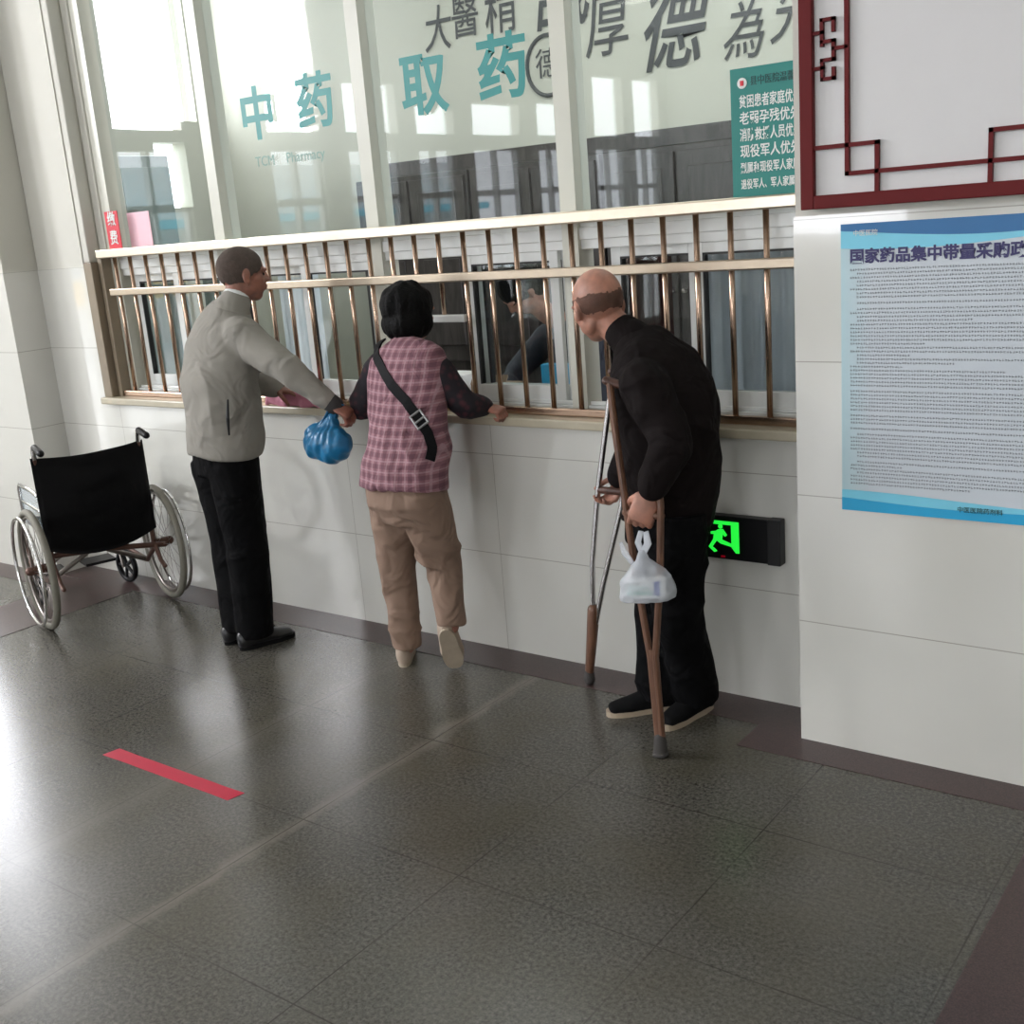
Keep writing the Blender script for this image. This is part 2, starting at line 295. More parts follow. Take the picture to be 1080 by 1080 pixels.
def text(body, size, m, parent, loc, name='lettering', bold=0.0, depth=0.001, rot=(PI/2, 0, 0), shear=0, sx=1.0, align='CENTER', res=3):
    cu = bpy.data.curves.new(name, 'FONT'); cu.body = body; cu.size = size; cu.align_x = align; cu.align_y = 'CENTER'
    cu.offset = bold; cu.extrude = depth/2; cu.shear = shear; cu.resolution_u = res
    o = bpy.data.objects.new('tmp', cu); C.objects.link(o); me = baked(o)
    me.transform(Matrix.Translation(Vector(loc)) @ Matrix.Rotation(rot[2], 4, 'Z') @ Matrix.Rotation(rot[0], 4, 'X') @ Matrix.Rotation(rot[1], 4, 'Z') @ Matrix.Diagonal((sx, 1, 1, 1)))
    return obj(name, me, m, parent)

# ---------------------------------------------------------------- the setting
WY, PY, GY = 3.52, 3.296, 3.66       # recessed wall, pillar front, glazing plane
struct('floor', B(-9.2, 3.2, -9.2, 6.2, -0.1, 0), M['floor'])
bm = B(-5.84, -1.41, 3.33, WY, -0.02, 0.002); box(bm, -1.577, 0.8, 3.154, PY, -0.02, 0.002); box(bm, -1.577, -1.41, PY, 3.33, -0.02, 0.002)
box(bm, -0.627, -0.05, -9, 3.154, -0.02, 0.002); box(bm, -5.62, -5.15, -9, 3.33, -0.02, 0.002); box(bm, -9, -5.62, 3.16, 3.32, -0.02, 0.002)
struct('trim_1', bm, M['strip'])
struct('ceiling', B(-9.2, 3.2, -9.2, 6.2, 4.2, 4.3), M['ceiling'])
struct('wall_counter', B(-5.84, -1.3, WY, 3.76, 0, 0.97), M['tile'])
bm = B(-5.84, -5.37, WY, 3.76, 0.97, 1.68); struct('wall_corner_tiles', bm, M['tile'])
struct('wall_corner_plaster', B(-5.84, -5.41, WY+0.004, 3.76, 1.68, 4.2), M['plaster'])
bm = B(-1.41, 0.8, PY, 3.76, 0, 1.69); struct('wall_right_pillar', bm, M['tilep'])
struct('wall_right_upper', B(-1.405, 0.8, PY+0.004, 3.76, 1.69, 4.2), M['plaster'])
struct('wall_left_pillar', B(-6.75, -5.84, 3.32, 3.76, 0, 1.68), M['tilep'])
struct('wall_left_pillar_upper', B(-6.75, -5.845, 3.325, 3.76, 1.68, 4.2), M['plaster'])
bm = B(-9.0, -6.75, WY, 3.72, 0, 0.95); box(bm, -9, -8.62, WY, 3.72, 0.95, 4.2); box(bm, -8.62, -6.75, WY, 3.72, 3.65, 4.2); struct('wall_side_window', bm, M['plaster'])
struct('wall_right_far', B(0.8, 3.0, WY, 3.72, 0, 4.2), M['plaster'])
struct('wall_right', B(3.0, 3.15, -9, 3.6, 0, 4.2), M['plaster'])
# rear wall with three windows, entrance side with clerestory row and glazed doors below
bm = B(-9, 3, -9.15, -9, 0, 1.2); box(bm, -9, 3, -9.15, -9, 3.6, 4.2)
for a, b in ((-9, -6.9), (-5.1, -3.4), (-1.6, 0.1), (1.9, 3)): box(bm, a, b, -9.15, -9, 1.2, 3.6)
struct('wall_rear', bm, M['plaster'])
bm = B(-9.15, -9, -9, 3.72, 4.15, 4.2); box(bm, -9.15, -9, -9, 3.72, 2.6, 2.78)
ys = sorted([y for ab in BAYS for y in ab]); ys = [-9.0]+ys+[3.72]
for i in range(0, len(ys), 2):
    box(bm, -9.15, -9, ys[i], ys[i+1], 2.78, 4.15)
for (a, b), zt in zip(BAYS, TOPS):
    if zt < 4.1: box(bm, -9.15, -9, a, b, zt, 4.15)
ys = ys[:-1]+[1.12, 1.36, 3.72]
for i in range(0, len(ys), 2): box(bm, -9.15, -9, ys[i], ys[i+1], 0, 2.6)
struct('wall_entrance', bm, M['plaster'])
for a, b in BAYS:                                # frames of the entrance doors
    a, b = min(a, b), max(a, b); bm = bmesh.new()
    for y in (a, (a+b)/2-0.02, b-0.04): box(bm, -9.12, -9.04, y, y+0.04, 0, 2.6)
    box(bm, -9.12, -9.04, a, b, 2.05, 2.12); box(bm, -9.12, -9.04, a, b, 0, 0.12); struct('door_%d' % (BAYS.index((a, b)) + 1 if (a, b) in BAYS else 9), bm, M['frame'])
# the pharmacy room
struct('wall_pharmacy_back', B(-7.3, 3, 6.0, 6.15, 0, 4.2), M['plaster_in'])
bm = B(-7.3, -7.15, 3.76, 4.1, 0, 4.2); box(bm, -7.3, -7.15, 4.1, 5.05, 0, 4.2); box(bm, -7.3, -7.15, 5.8, 6.0, 0, 4.2); box(bm, -7.3, -7.15, 5.05, 5.8, 0, 2.02); box(bm, -7.3, -7.15, 5.05, 5.8, 2.48, 2.63); box(bm, -7.3, -7.15, 5.05, 5.38, 2.02, 2.48); box(bm, -7.3, -7.15, 5.66, 5.8, 2.02, 2.48); box(bm, -7.3, -7.15, 5.05, 5.8, 3.66, 4.2)
struct('wall_pharmacy_left', bm, M['plaster_in'])
# dark wainscot with raised panels
bm = B(-5.48, 2.9, 5.93, 6.0, 0, 2.17); box(bm, -5.48, 2.9, 5.90, 5.93, 2.08, 2.17)
struct('trim_2', bm, M['panel'])
# sill and reveal
struct('trim_3', B(-5.40, -1.41, 3.485, 3.63, 0.965, 1.0), M['sill'], bevel=0.006)
bm = B(-5.40, -5.33, 3.515, 3.64, 1.0, 1.70); struct('trim_4', bm, M['marble'], bevel=0.004)
bm = B(-5.43, -5.36, 3.53, 3.60, 1.70, 4.1); box(bm, -5.36, -5.30, 3.60, 3.66, 1.70, 4.1); struct('trim_5', bm, M['plaster'], bevel=0.006)

# window: frame, mullions, upper panes, sliding sashes
MX = [-5.23, -4.40, -3.41, -2.42, -1.43]
win = bpy.data.objects.new('window_1', None); C.objects.link(win); win.location = (-3.4, GY, 1.0); win['kind'] = 'structure'
bm = bmesh.new()
for x in MX[1:]: box(bm, x-0.035, x+0.035, GY-0.05, GY+0.05, 1.0, 4.1)
box(bm, -5.30, -5.23, GY-0.05, GY+0.05, 1.0, 4.1); obj('mullion', bm, M['frame2'], win)
bm = B(-5.26, -1.41, GY-0.03, GY+0.05, 1.62, 1.74); box(bm, -5.26, -1.41, GY-0.04, GY+0.05, 1.655, 1.70); obj('header', bm, M['frame'], win, bevel=0.003)
bm = B(-5.26, -1.41, GY-0.045, GY+0.05, 1.0, 1.035); box(bm, -5.26, -1.41, GY-0.03, GY-0.02, 1.035, 1.05); obj('track', bm, M['frame'], win, bevel=0.003)
for i in range(4):
    x0, x1 = MX[i]+0.035, MX[i+1]-0.035
    obj('pane', B(x0, x1, GY-0.003, GY+0.003, 1.74, 4.1), M['glass'], win)
def sash(x0, x1, y):
    bm = B(x0, x0+0.04, y-0.012, y+0.012, 1.04, 1.62); box(bm, x1-0.04, x1, y-0.012, y+0.012, 1.04, 1.62)
    box(bm, x0+0.04, x1-0.04, y-0.012, y+0.012, 1.04, 1.105); box(bm, x0+0.04, x1-0.04, y-0.012, y+0.012, 1.585, 1.62)
    s = obj('sash', bm, M['frame'], win, bevel=0.002)
    bm = B(x0+0.04, x0+0.048, y-0.013, y+0.013, 1.105, 1.585); box(bm, x0+0.048, x1-0.04, y-0.013, y+0.013, 1.578, 1.585)
    obj('gasket', bm, M['seal'], s)
    obj('sash_pane', B(x0+0.04, x1-0.04, y-0.002, y+0.002, 1.105, 1.585), M['glass'], s)
sash(-5.19, -4.83, GY+0.015); sash(-4.83, -4.44, GY-0.012)
sash(-4.36, -3.90, GY+0.015); sash(-3.91, -3.45, GY-0.012)
sash(-2.93, -2.46, GY+0.015); sash(-2.96, -2.50, GY-0.012)
sash(-2.28, -1.92, GY+0.015); sash(-1.93, -1.47, GY-0.012)

# ---------------------------------------------------------------- security grille
gr = thing('window_grille', 'champagne metal security grille of upright bars across the pharmacy counter window', 'grille', (-3.35, 3.57, 1.0))
gy = 3.572
obj('top_rail', B(-5.31, -1.42, gy-0.035, gy+0.035, 1.716, 1.760), M['brass2'], gr, bevel=0.006)
obj('middle_rail', B(-5.25, -1.44, gy-0.028, gy-0.006, 1.525, 1.561), M['brass3'], gr, bevel=0.005)
obj('bottom_rail', B(-5.31, -1.42, gy-0.012, gy+0.014, 1.0, 1.03), M['brass'], gr, bevel=0.005)
obj('side_post', B(-5.322, -5.29, gy-0.02, gy+0.04, 1.0, 1.735), M['marble'], gr, bevel=0.004)
x = -5.205; xs = []
while x < -1.45: xs.append(x); x += 0.1279
for x in xs:
    z0 = 1.375 if -3.31 < x < -2.97 else 1.02
    obj('bar', TB([(x, gy+0.004, z0), (x, gy+0.004, 1.728)], 0.0105, n=10, cap=False), M['brass'], gr, smooth=True)
obj('service_ledge', B(-3.345, -2.915, gy-0.016, gy+0.016, 1.365, 1.395), M['frame'], gr, bevel=0.005)

# ---------------------------------------------------------------- signs on the glass
s1 = thing('window_lettering', 'teal characters reading 中药 with small English TCM Pharmacy on the upper glass', 'lettering', (-3.9, 3.63, 2.08))
text('中', 0.235, M['teal'], s1, (-4.075, 3.645, 2.275), bold=0.006); text('药', 0.235, M['teal'], s1, (-3.705, 3.645, 2.285), bold=0.006)
text('TCM', 0.062, M['palegreen'], s1, (-4.06, 3.645, 2.085), 'small_lettering'); text('Pharmacy', 0.062, M['palegreen'], s1, (-3.80, 3.645, 2.085), 'small_lettering')
s2 = thing('window_lettering', 'teal characters reading 取药 on the upper glass above the woman', 'lettering', (-2.9, 3.63, 2.15))
text('取', 0.245, M['teal'], s2, (-3.09, 3.645, 2.275), bold=0.006); text('药', 0.245, M['teal'], s2, (-2.70, 3.645, 2.285), bold=0.006)
nt_ = thing('priority_notice', 'teal notice with rows of white characters inside the upper glass beside the red frame', 'notice', (-1.6, 3.62, 1.76))
obj('notice_panel', B(-1.765, -1.42, 3.632, 3.640, 1.755, 2.165), M['tealsign'], nt_)
for i, (t_, s_) in enumerate((('贫困患者家庭优先', 0.043), ('老弱孕残优先', 0.043), ('消防救援人员优先', 0.043), ('现役军人优先', 0.043), ('烈属和现役军人家属优先', 0.037), ('退役军人、军人家属优先', 0.034))):
    text(t_, s_, M['white'], nt_, (-1.735, 3.631, 2.058-0.052*i), 'white_line', bold=0.0006, align='LEFT', sx=0.62 if i not in (1, 3) else 0.82, res=2)
text('县中医院温馨提示', 0.032, M['darktxt'], nt_, (-1.695, 3.631, 2.12), 'heading', align='LEFT', res=2, sx=0.8)
bm = bmesh.new(); bmesh.ops.create_cone(bm, segments=20, radius1=0.017, radius2=0.017, depth=0.002, cap_ends=True, matrix=Matrix.Translation((-1.722, 3.630, 2.118)) @ Matrix.Rotation(PI/2, 4, 'X')); lg = obj('round_emblem', bm, M['white'], nt_)
bm = bmesh.new(); box(bm, -1.728, -1.716, 3.627, 3.629, 2.110, 2.126); obj('emblem_mark', bm, M['redp'], nt_)
rs = thing('red_sticker', 'small red sticker with white characters low in the left corner of the upper glass', 'sticker', (-5.19, 3.63, 1.76))
obj('sticker_panel', B(-5.262, -5.155, 3.596, 3.600, 1.760, 1.945), M['redp'], rs)
text('缴', 0.075, M['white'], rs, (-5.207, 3.594, 1.902), bold=0.001, sx=0.9); text('费', 0.075, M['white'], rs, (-5.207, 3.594, 1.810), bold=0.001, sx=0.9)
pp = tag(rebase(obj('pink_paper', B(-5.15, -4.97, 3.650, 3.654, 1.75, 1.93), M['pinkp'])), 'pale pink paper stuck on the glass next to the red sticker', 'paper')

# calligraphy on the far wall of the pharmacy
cl = thing('wall_calligraphy', 'large grey brush calligraphy slogan across the cream wall inside the pharmacy', 'calligraphy', (-3.7, 5.99, 2.4))
for ch, x, z, s_, sh, wx in (('大', -4.93, 2.93, 0.29, 0.15, 0.8), ('醫', -4.70, 2.98, 0.30, 0.05, 0.75), ('精', -4.42, 2.98, 0.34, 0.05, 0.75), ('誠', -3.98, 2.99, 0.46, 0.2, 0.85), ('厚', -3.68, 2.76, 0.38, 0.15, 0.8), ('德', -3.28, 2.69, 0.52, 0.35, 0.78), ('為', -2.84, 2.60, 0.31, 0.3, 0.8), ('先', -2.55, 2.66, 0.34, 0.3, 0.8)):
    text(ch, s_, M['ink'], cl, (x, 5.993, z), 'character', bold=0.001 if s_ < 0.4 else 0.005, shear=sh, sx=wx)
lgb = obj('seal_ring', TB([(-4.10+0.15*math.cos(a), 5.994, 2.62+0.17*math.sin(a)) for a in [2*PI*k/30 for k in range(30)]], 0.012, ref=(0, 1, 0), n=8, closed=True), M['ink'], cl)
text('德', 0.18, M['ink'], cl, (-4.10, 5.993, 2.62), 'character')

# ---------------------------------------------------------------- exit sign low on the wall
ex = thing('exit_sign', 'black emergency exit sign with lit green running figure low on the tiled wall', 'exit sign', (-1.74, 3.49, 0.54))
obj('housing', B(-1.925, -1.56, 3.478, WY, 0.532, 0.690), M['black'], ex, bevel=0.005); obj('side_cover', B(-1.60, -1.552, 3.474, WY, 0.530, 0.692), M['darkgrey'], ex, bevel=0.004)
bm = bmesh.new(); X0, X1, Z0, Z1 = -1.82, -1.705, 0.560, 0.672; yf = (3.474, 3.479)
poly(bm, [(X0, Z1-0.02), (X0, Z1), (X1, Z1), (X1, Z0), (X1-0.012, Z0), (X1-0.028, Z0+0.02), (X1-0.028, Z1-0.012), (X0+0.01, Z1-0.012), (X0+0.01, Z1-0.02)], *yf)
ell(bm, (-1.775, 3.477, 0.652), (0.009, 0.003, 0.009), u=10, v=8)
poly(bm, [(-1.785, 0.640), (-1.765, 0.643), (-1.75, 0.622), (-1.757, 0.616), (-1.766, 0.626), (-1.770, 0.604), (-1.735, 0.592), (-1.735, 0.582), (-1.775, 0.590), (-1.79, 0.6), (-1.808, 0.575), (-1.795, 0.566), (-1.79, 0.560), (-1.80, 0.556), (-1.822, 0.574), (-1.803, 0.604), (-1.80, 0.622), (-1.812, 0.622), (-1.812, 0.630), (-1.793, 0.634)], *yf)
obj('lit_pictogram', bm, M['green'], ex); obj('indicator', B(-1.775, -1.760, 3.474, 3.479, 0.540, 0.546), M['led'], ex)

# ---------------------------------------------------------------- red lattice board on the pillar
fr = thing('framed_board', 'white display board in a dark red fretwork frame high on the pillar', 'board', (-0.6, 3.27, 1.71))
F0, F1, T0, T1 = -1.368, 0.35, 1.708, 3.1
obj('white_panel', B(F0+0.01, F1-0.01, 3.270, PY, T0+0.01, T1), M['board'], fr)
bm = B(F0, F0+0.040, 3.250, 3.292, T0, T1); box(bm, F0+0.04, F1, 3.250, 3.292, T0, T0+0.038); box(bm, F1-0.04, F1, 3.250, 3.292, T0+0.038, T1); box(bm, F0+0.04, F1-0.04, 3.250, 3.292, T1-0.04, T1)
obj('outer_frame', bm, M['redframe'], fr, bevel=0.003)
def bar2(bm, x0, z0, x1, z1, w_=0.0055): box(bm, min(x0, x1)-w_, max(x0, x1)+w_, 3.257, 3.270, min(z0, z1)-w_, max(z0, z1)+w_)
bm = bmesh.new(); xi, zi = -1.232, 1.800
for q in ((xi, zi, xi, 3.0), (xi, zi, 0.25, zi), (-1.328, 1.877, -1.147, 1.877), (-1.147, 1.746, -1.147, 1.877), (-0.846, 1.746, -0.846, 1.877), (-0.846, 1.877, -0.60, 1.877), (-0.60, 1.746, -0.60, 1.877)): bar2(bm, *q, w_=0.006)
for q in ((-1.328, 2.183, -1.303, 2.183), (-1.303, 2.150, -1.303, 2.215), (-1.303, 2.215, -1.270, 2.215), (-1.270, 2.185, -1.270, 2.215), (-1.303, 2.158, -1.270, 2.158), (-1.270, 2.110, -1.270, 2.158), (-1.270, 2.137, -1.232, 2.137),
          (-1.303, 2.110, -1.270, 2.110), (-1.303, 2.060, -1.303, 2.110), (-1.328, 2.090, -1.303, 2.090), (-1.303, 2.060, -1.270, 2.060), (-1.270, 2.060, -1.270, 2.085)): bar2(bm, *q, w_=0.0048)
obj('fretwork', bm, M['redframe'], fr)

# ---------------------------------------------------------------- policy poster
po = thing('wall_poster', 'large pale blue medicine policy poster with dense small print on the right pillar', 'poster', (-0.8, 3.29, 0.81))
PX0, PX1, PZ0, PZ1 = -1.262, -0.35, 0.808, 1.660; py = 3.288
mp_, ntp, bp_ = NT('poster_paper'); v_, s_ = coords(ntp, 'Generated')
L(ntp, rgb(ntp, ramp(ntp, s_[0], [(0.0, 0), (0.10, 1)]), (0.45, 0.63, 0.68), (0.58, 0.63, 0.68)), bp_.inputs['Base Color']); bp_.inputs['Roughness'].default_value = 0.35
obj('sheet', B(PX0, PX1, py, PY, PZ0, PZ1), mp_, po)
def wave(z_edge, amp, ph, top, col, name, y):
    n = 30; xsw = [PX0+(PX1-PX0)*i/n for i in range(n+1)]; edge = [(x, z_edge+amp*math.sin((x-PX0)*5.2+ph)) for x in xsw]
    zz = PZ1 if top else PZ0; pts = edge+[(PX1, zz), (PX0, zz)]; obj(name, poly(bmesh.new(), pts, y-0.0006, y), M[col], po)
wave(1.600, 0.016, -2.6, True, 'cyan', 'pale_header_wave', py-0.0002); wave(1.632, 0.018, 2.6, True, 'blue2', 'dark_header_wave', py-0.001)
wave(0.862, 0.010, 1.4, False, 'cyan', 'pale_footer_wave', py-0.0002); wave(0.845, 0.010, 2.9, False, 'blue1', 'dark_footer_wave', py-0.001)
text('国家药品集中带量采购政策宣传', 0.0440, M['title'], po, (-1.236, py-0.002, 1.565), 'title', bold=0.0014, align='LEFT', res=2)
text('中医医院', 0.018, M['white'], po, (-1.225, py-0.003, 1.632), 'corner_lettering', align='LEFT', res=2)
text('中医医院药剂科', 0.018, M['darktxt'], po, (-0.92, py-0.003, 0.838), 'footer_lettering', align='LEFT', res=2)
bm = bmesh.new(); z = 1.527; row = 0
while z > 0.885:
    x = -1.235+(0.02 if random.random() < 0.3 else 0); end = -0.40 if random.random() < 0.72 else random.uniform(-1.12, -0.7)
    if random.random() < 0.10: z -= 0.006
    while x < end:
        for k in range(3):
            a, b = random.uniform(0, 0.0032), random.uniform(0.0, 0.0040)
            if k < 2: box(bm, x+a*0.4, x+0.0058, py-0.0008, py, z+b, z+b+0.0009)
            else: box(bm, x+a, x+a+0.0010, py-0.0008, py, z, z+0.0060)
        x += 0.0078
    z -= 0.0112; row += 1
obj('small_print', bm, M['grey'], po)

# ---------------------------------------------------------------- floor tape
bm = bmesh.new(); n = 14; top, bot = [], []
for i in range(n+1):
    x = -3.53+0.70*i/n; j = 0.003*noise.noise(Vector((x*9, 0.3, 3))); top.append((x+0.012*(i == 0), 2.108+j)); bot.append((x-0.012*(i == n), 2.048-j))
lo = [bm.verts.new((x, y, 0.0)) for x, y in bot+top[::-1]]; hi = [bm.verts.new((x, y, 0.0015)) for x, y in bot+top[::-1]]
bm.faces.new(hi); bm.faces.new(lo[::-1]); K = len(lo)
for i in range(K): j = (i+1) % K; bm.faces.new((lo[i], lo[j], hi[j], hi[i]))
tag(rebase(obj('floor_tape', bm, M['tape'])), 'short strip of red tape stuck on the grey stone floor', 'tape')

# ---------------------------------------------------------------- wheelchair
def ring(bm, c, R_, r, axis, n=48, m_=10):
    a = Vector(axis).normalized(); u = Vector((0, 0, 1)); v = a.cross(u); c = Vector(c)
    return tube(bm, [c+u*(R_*math.cos(t))+v*(R_*math.sin(t)) for t in [2*PI*k/n for k in range(n)]], r, ref=a, n=m_, closed=True)
wc = thing('wheelchair', 'empty folding wheelchair with black backrest and large spoked wheels beside the left pillar', 'wheelchair', (-4.94, 3.055, 0), math.atan2(0.30, -0.954)-PI/2)
HW = 0.245                                       # half width of the frame; local +y is forward
def wobj(name, bm, m, par=None, **k): return obj(name, bm, m, par or wc, world=False, smooth=k.get('smooth', True))
for s in (-1, 1):
    xo = s*0.305
    wh = wobj('rear_wheel', ring(bmesh.new(), (xo, 0, 0.30), 0.280, 0.0175, (1, 0, 0)), M['tyre'])
    wobj('rim', ring(bmesh.new(), (xo, 0, 0.30), 0.255, 0.009, (1, 0, 0)), M['steel'], wh)
    wobj('push_rim', ring(bmesh.new(), (xo+s*0.045, 0, 0.30), 0.262, 0.0085, (1, 0, 0)), M['chrome'], wh)
    wobj('hub', TB([(xo-0.04, 0, 0.30), (xo+0.035, 0, 0.30)], 0.022, ref=(0, 1, 0)), M['rust'], wh)
    bm = bmesh.new()
    for k in range(24):
        a = 2*PI*k/24; hx = xo+(0.025 if k % 2 else -0.025)
        tube(bm, [(hx, 0.02*math.sin(a), 0.30+0.02*math.cos(a)), (xo, 0.25*math.sin(a+0.12), 0.30+0.25*math.cos(a+0.12))], 0.0014, n=5, cap=False)
    wobj('spokes', bm, M['steel'], wh)
    # side frame
    fx = s*HW
    bm = TB([(fx, -0.05, 0.30), (fx, -0.03, 0.70), (fx, -0.06, 0.84), (fx, -0.075, 0.885), (fx, -0.10, 0.90)], 0.0115); tube(bm, [(fx, -0.04, 0.46), (fx, 0.40, 0.48), (fx, 0.46, 0.44), (fx, 0.50, 0.20), (fx, 0.56, 0.12)], 0.0115)
    tube(bm, [(fx, -0.06, 0.30), (fx, 0.10, 0.20), (fx, 0.42, 0.20), (fx, 0.47, 0.30)], 0.0115)
    tube(bm, [(fx, -0.05, 0.32), (fx, -0.12, 0.24), (fx, -0.17, 0.22)], 0.011)
    wobj('side_frame', bm, M['rust'])
    wobj('push_handle', TB([(fx, -0.06, 0.84), (fx, -0.075, 0.885), (fx, -0.10, 0.897), (fx, -0.13, 0.895)], 0.0125), M['chrome'])
    wobj('grip', TB([(fx, -0.10, 0.897), (fx, -0.205, 0.882)], 0.0165), M['black'])
    bm = TB([(fx+s*0.012, -0.03, 0.66), (fx+s*0.012, 0.10, 0.67), (fx+s*0.012, 0.31, 0.665), (fx+s*0.012, 0.335, 0.64), (fx+s*0.012, 0.335, 0.48)], 0.0105); tube(bm, [(fx+s*0.012, -0.03, 0.585), (fx+s*0.012, 0.33, 0.585)], 0.008)
    wobj('armrest', bm, M['chrome'])
    wobj('skirt_guard', B(fx+s*0.010, fx+s*0.013, -0.02, 0.33, 0.47, 0.66), M['clear'], smooth=False)
    # caster
    cx, cy = s*0.235, 0.46
    cs = wobj('caster', ring(bmesh.new(), (cx, cy, 0.095), 0.080, 0.0145, (0.97, 0.25, 0), 32), M['black'])
    bm = bmesh.new()
    for k in range(5):
        a = 2*PI*k/5+0.3; v = Vector((-0.25, 0.97, 0)); u = Vector((0, 0, 1)); c0 = Vector((cx, cy, 0.095)); tube(bm, [c0, c0+u*(0.075*math.cos(a))+v*(0.075*math.sin(a))], 0.0095, n=8)
    wobj('caster_spokes', bm, M['darkgrey'], cs)
    bm = TB([(cx-0.02, cy, 0.095), (cx-0.022, cy+0.02, 0.185), (cx, cy+0.035, 0.20), (cx, cy+0.035, 0.27)], 0.008); tube(bm, [(cx+0.03, cy, 0.095), (cx+0.026, cy+0.02, 0.185), (cx, cy+0.035, 0.20)], 0.008)
    wobj('caster_fork', bm, M['steel'], cs)
    wobj('footplate', B(s*0.05 if s > 0 else -0.21, 0.21 if s > 0 else -0.05, 0.56, 0.70, 0.11, 0.125), M['black'], smooth=False)
bm = TB([(-HW, 0.08, 0.21), (HW-0.03, 0.10, 0.44)], 0.013, n=10); tube(bm, [(HW, 0.10, 0.20), (-HW+0.03, 0.12, 0.44)], 0.013, n=10); tube(bm, [(-HW, 0.30, 0.21), (HW-0.03, 0.31, 0.44)], 0.013, n=10)
wobj('cross_brace', bm, M['steel'])
wobj('rear_bar', TB([(-HW, -0.04, 0.36), (0, -0.05, 0.345), (HW+0.05, -0.06, 0.30)], 0.014, n=10), M['rust'])
# sagging back sling and seat
def sling(name, n=20, m_=20):
    bm = bmesh.new(); g = []
    for j in range(m_+1):
        t = j/m_; row_ = []
        for i in range(n+1):
            u = -1+2*i/n; sag = 0.055*(1-u*u)*(0.5+0.5*math.sin(t*PI)); zt = 0.845-0.018*(1-u*u); zb = 0.395-0.055*(1-u*u)
            z = zb+(zt-zb)*t; y = -0.05-sag*(1 if t < .85 else .8)-0.012*noise.noise(Vector((u*1.5, t*9, 1)))*(1-u*u)
            row_.append(bm.verts.new((u*(HW+0.020), y-0.012, z)))
        g.append(row_)
    for j in range(m_):
        for i in range(n): bm.faces.new((g[j][i], g[j][i+1], g[j+1][i+1], g[j+1][i]))
    bmesh.ops.solidify(bm, geom=bm.faces[:], thickness=0.012); return bm
wobj('backrest', sling('b'), M['blackfab'])
bm = bmesh.new(); g = [[bm.verts.new((u*HW, y, 0.485-0.03*(1-u*u))) for u in [-1+2*i/10 for i in range(11)]] for y in (-0.03, 0.12, 0.26, 0.40)]
for j in range(3):
    for i in range(10): bm.faces.new((g[j][i], g[j][i+1], g[j+1][i+1], g[j+1][i]))
bmesh.ops.solidify(bm, geom=bm.faces[:], thickness=0.015); wobj('seat', bm, M['blackfab'])


# ---------------------------------------------------------------- people
def V(*a): return Vector(a)
def add_head(bm, c, fwd, up, s=1.0, jaw=1.0):
    """skull, face, nose, lips, chin, ears; returns the head frame"""
    u = up.normalized(); f = (fwd-u*fwd.dot(u)).normalized(); r = f.cross(u); R = Matrix((r, f, u)).transposed()
    def P(x, y, z): return c+(r*x+f*y+u*z)*s
    ell(bm, P(0, -0.012, 0.022), (0.076*s, 0.096*s, 0.088*s), R, 28, 20)
    ell(bm, P(0, 0.022, -0.030), (0.061*s, 0.070*s, 0.078*s), R, 24, 18)
    ell(bm, P(0, 0.040, -0.083), (0.036*s*jaw, 0.038*s, 0.026*s), R)
    for sx in (-1, 1):
        ell(bm, P(sx*0.038, 0.045, -0.022), (0.026*s, 0.030*s, 0.028*s), R); ell(bm, P(sx*0.042, 0.008, -0.054), (0.022*s, 0.044*s, 0.034*s), R)
        ell(bm, P(sx*0.030, 0.078, 0.018), (0.026*s, 0.014*s, 0.010*s), R)
        E = R @ Matrix.Rotation(sx*0.35, 3, 'Z') @ Matrix.Rotation(-0.2, 3, 'X')
        ell(bm, P(sx*0.077, -0.008, -0.006), (0.009*s, 0.017*s, 0.029*s), E); ell(bm, P(sx*0.076, -0.002, -0.030), (0.010*s, 0.012*s, 0.014*s), E)
        ell(bm, P(sx*0.012, 0.093, -0.022), (0.010*s, 0.012*s, 0.009*s), R)
    tube(bm, [P(0, 0.084, 0.014), P(0, 0.094, -0.008), P(0, 0.101, -0.020)], [0.009*s, 0.011*s, 0.0125*s], ref=r)
    ell(bm, P(0, 0.088, -0.046), (0.024*s, 0.011*s, 0.006*s), R); ell(bm, P(0, 0.086, -0.057), (0.021*s, 0.011*s, 0.007*s), R)
    return P, R, r, f, u
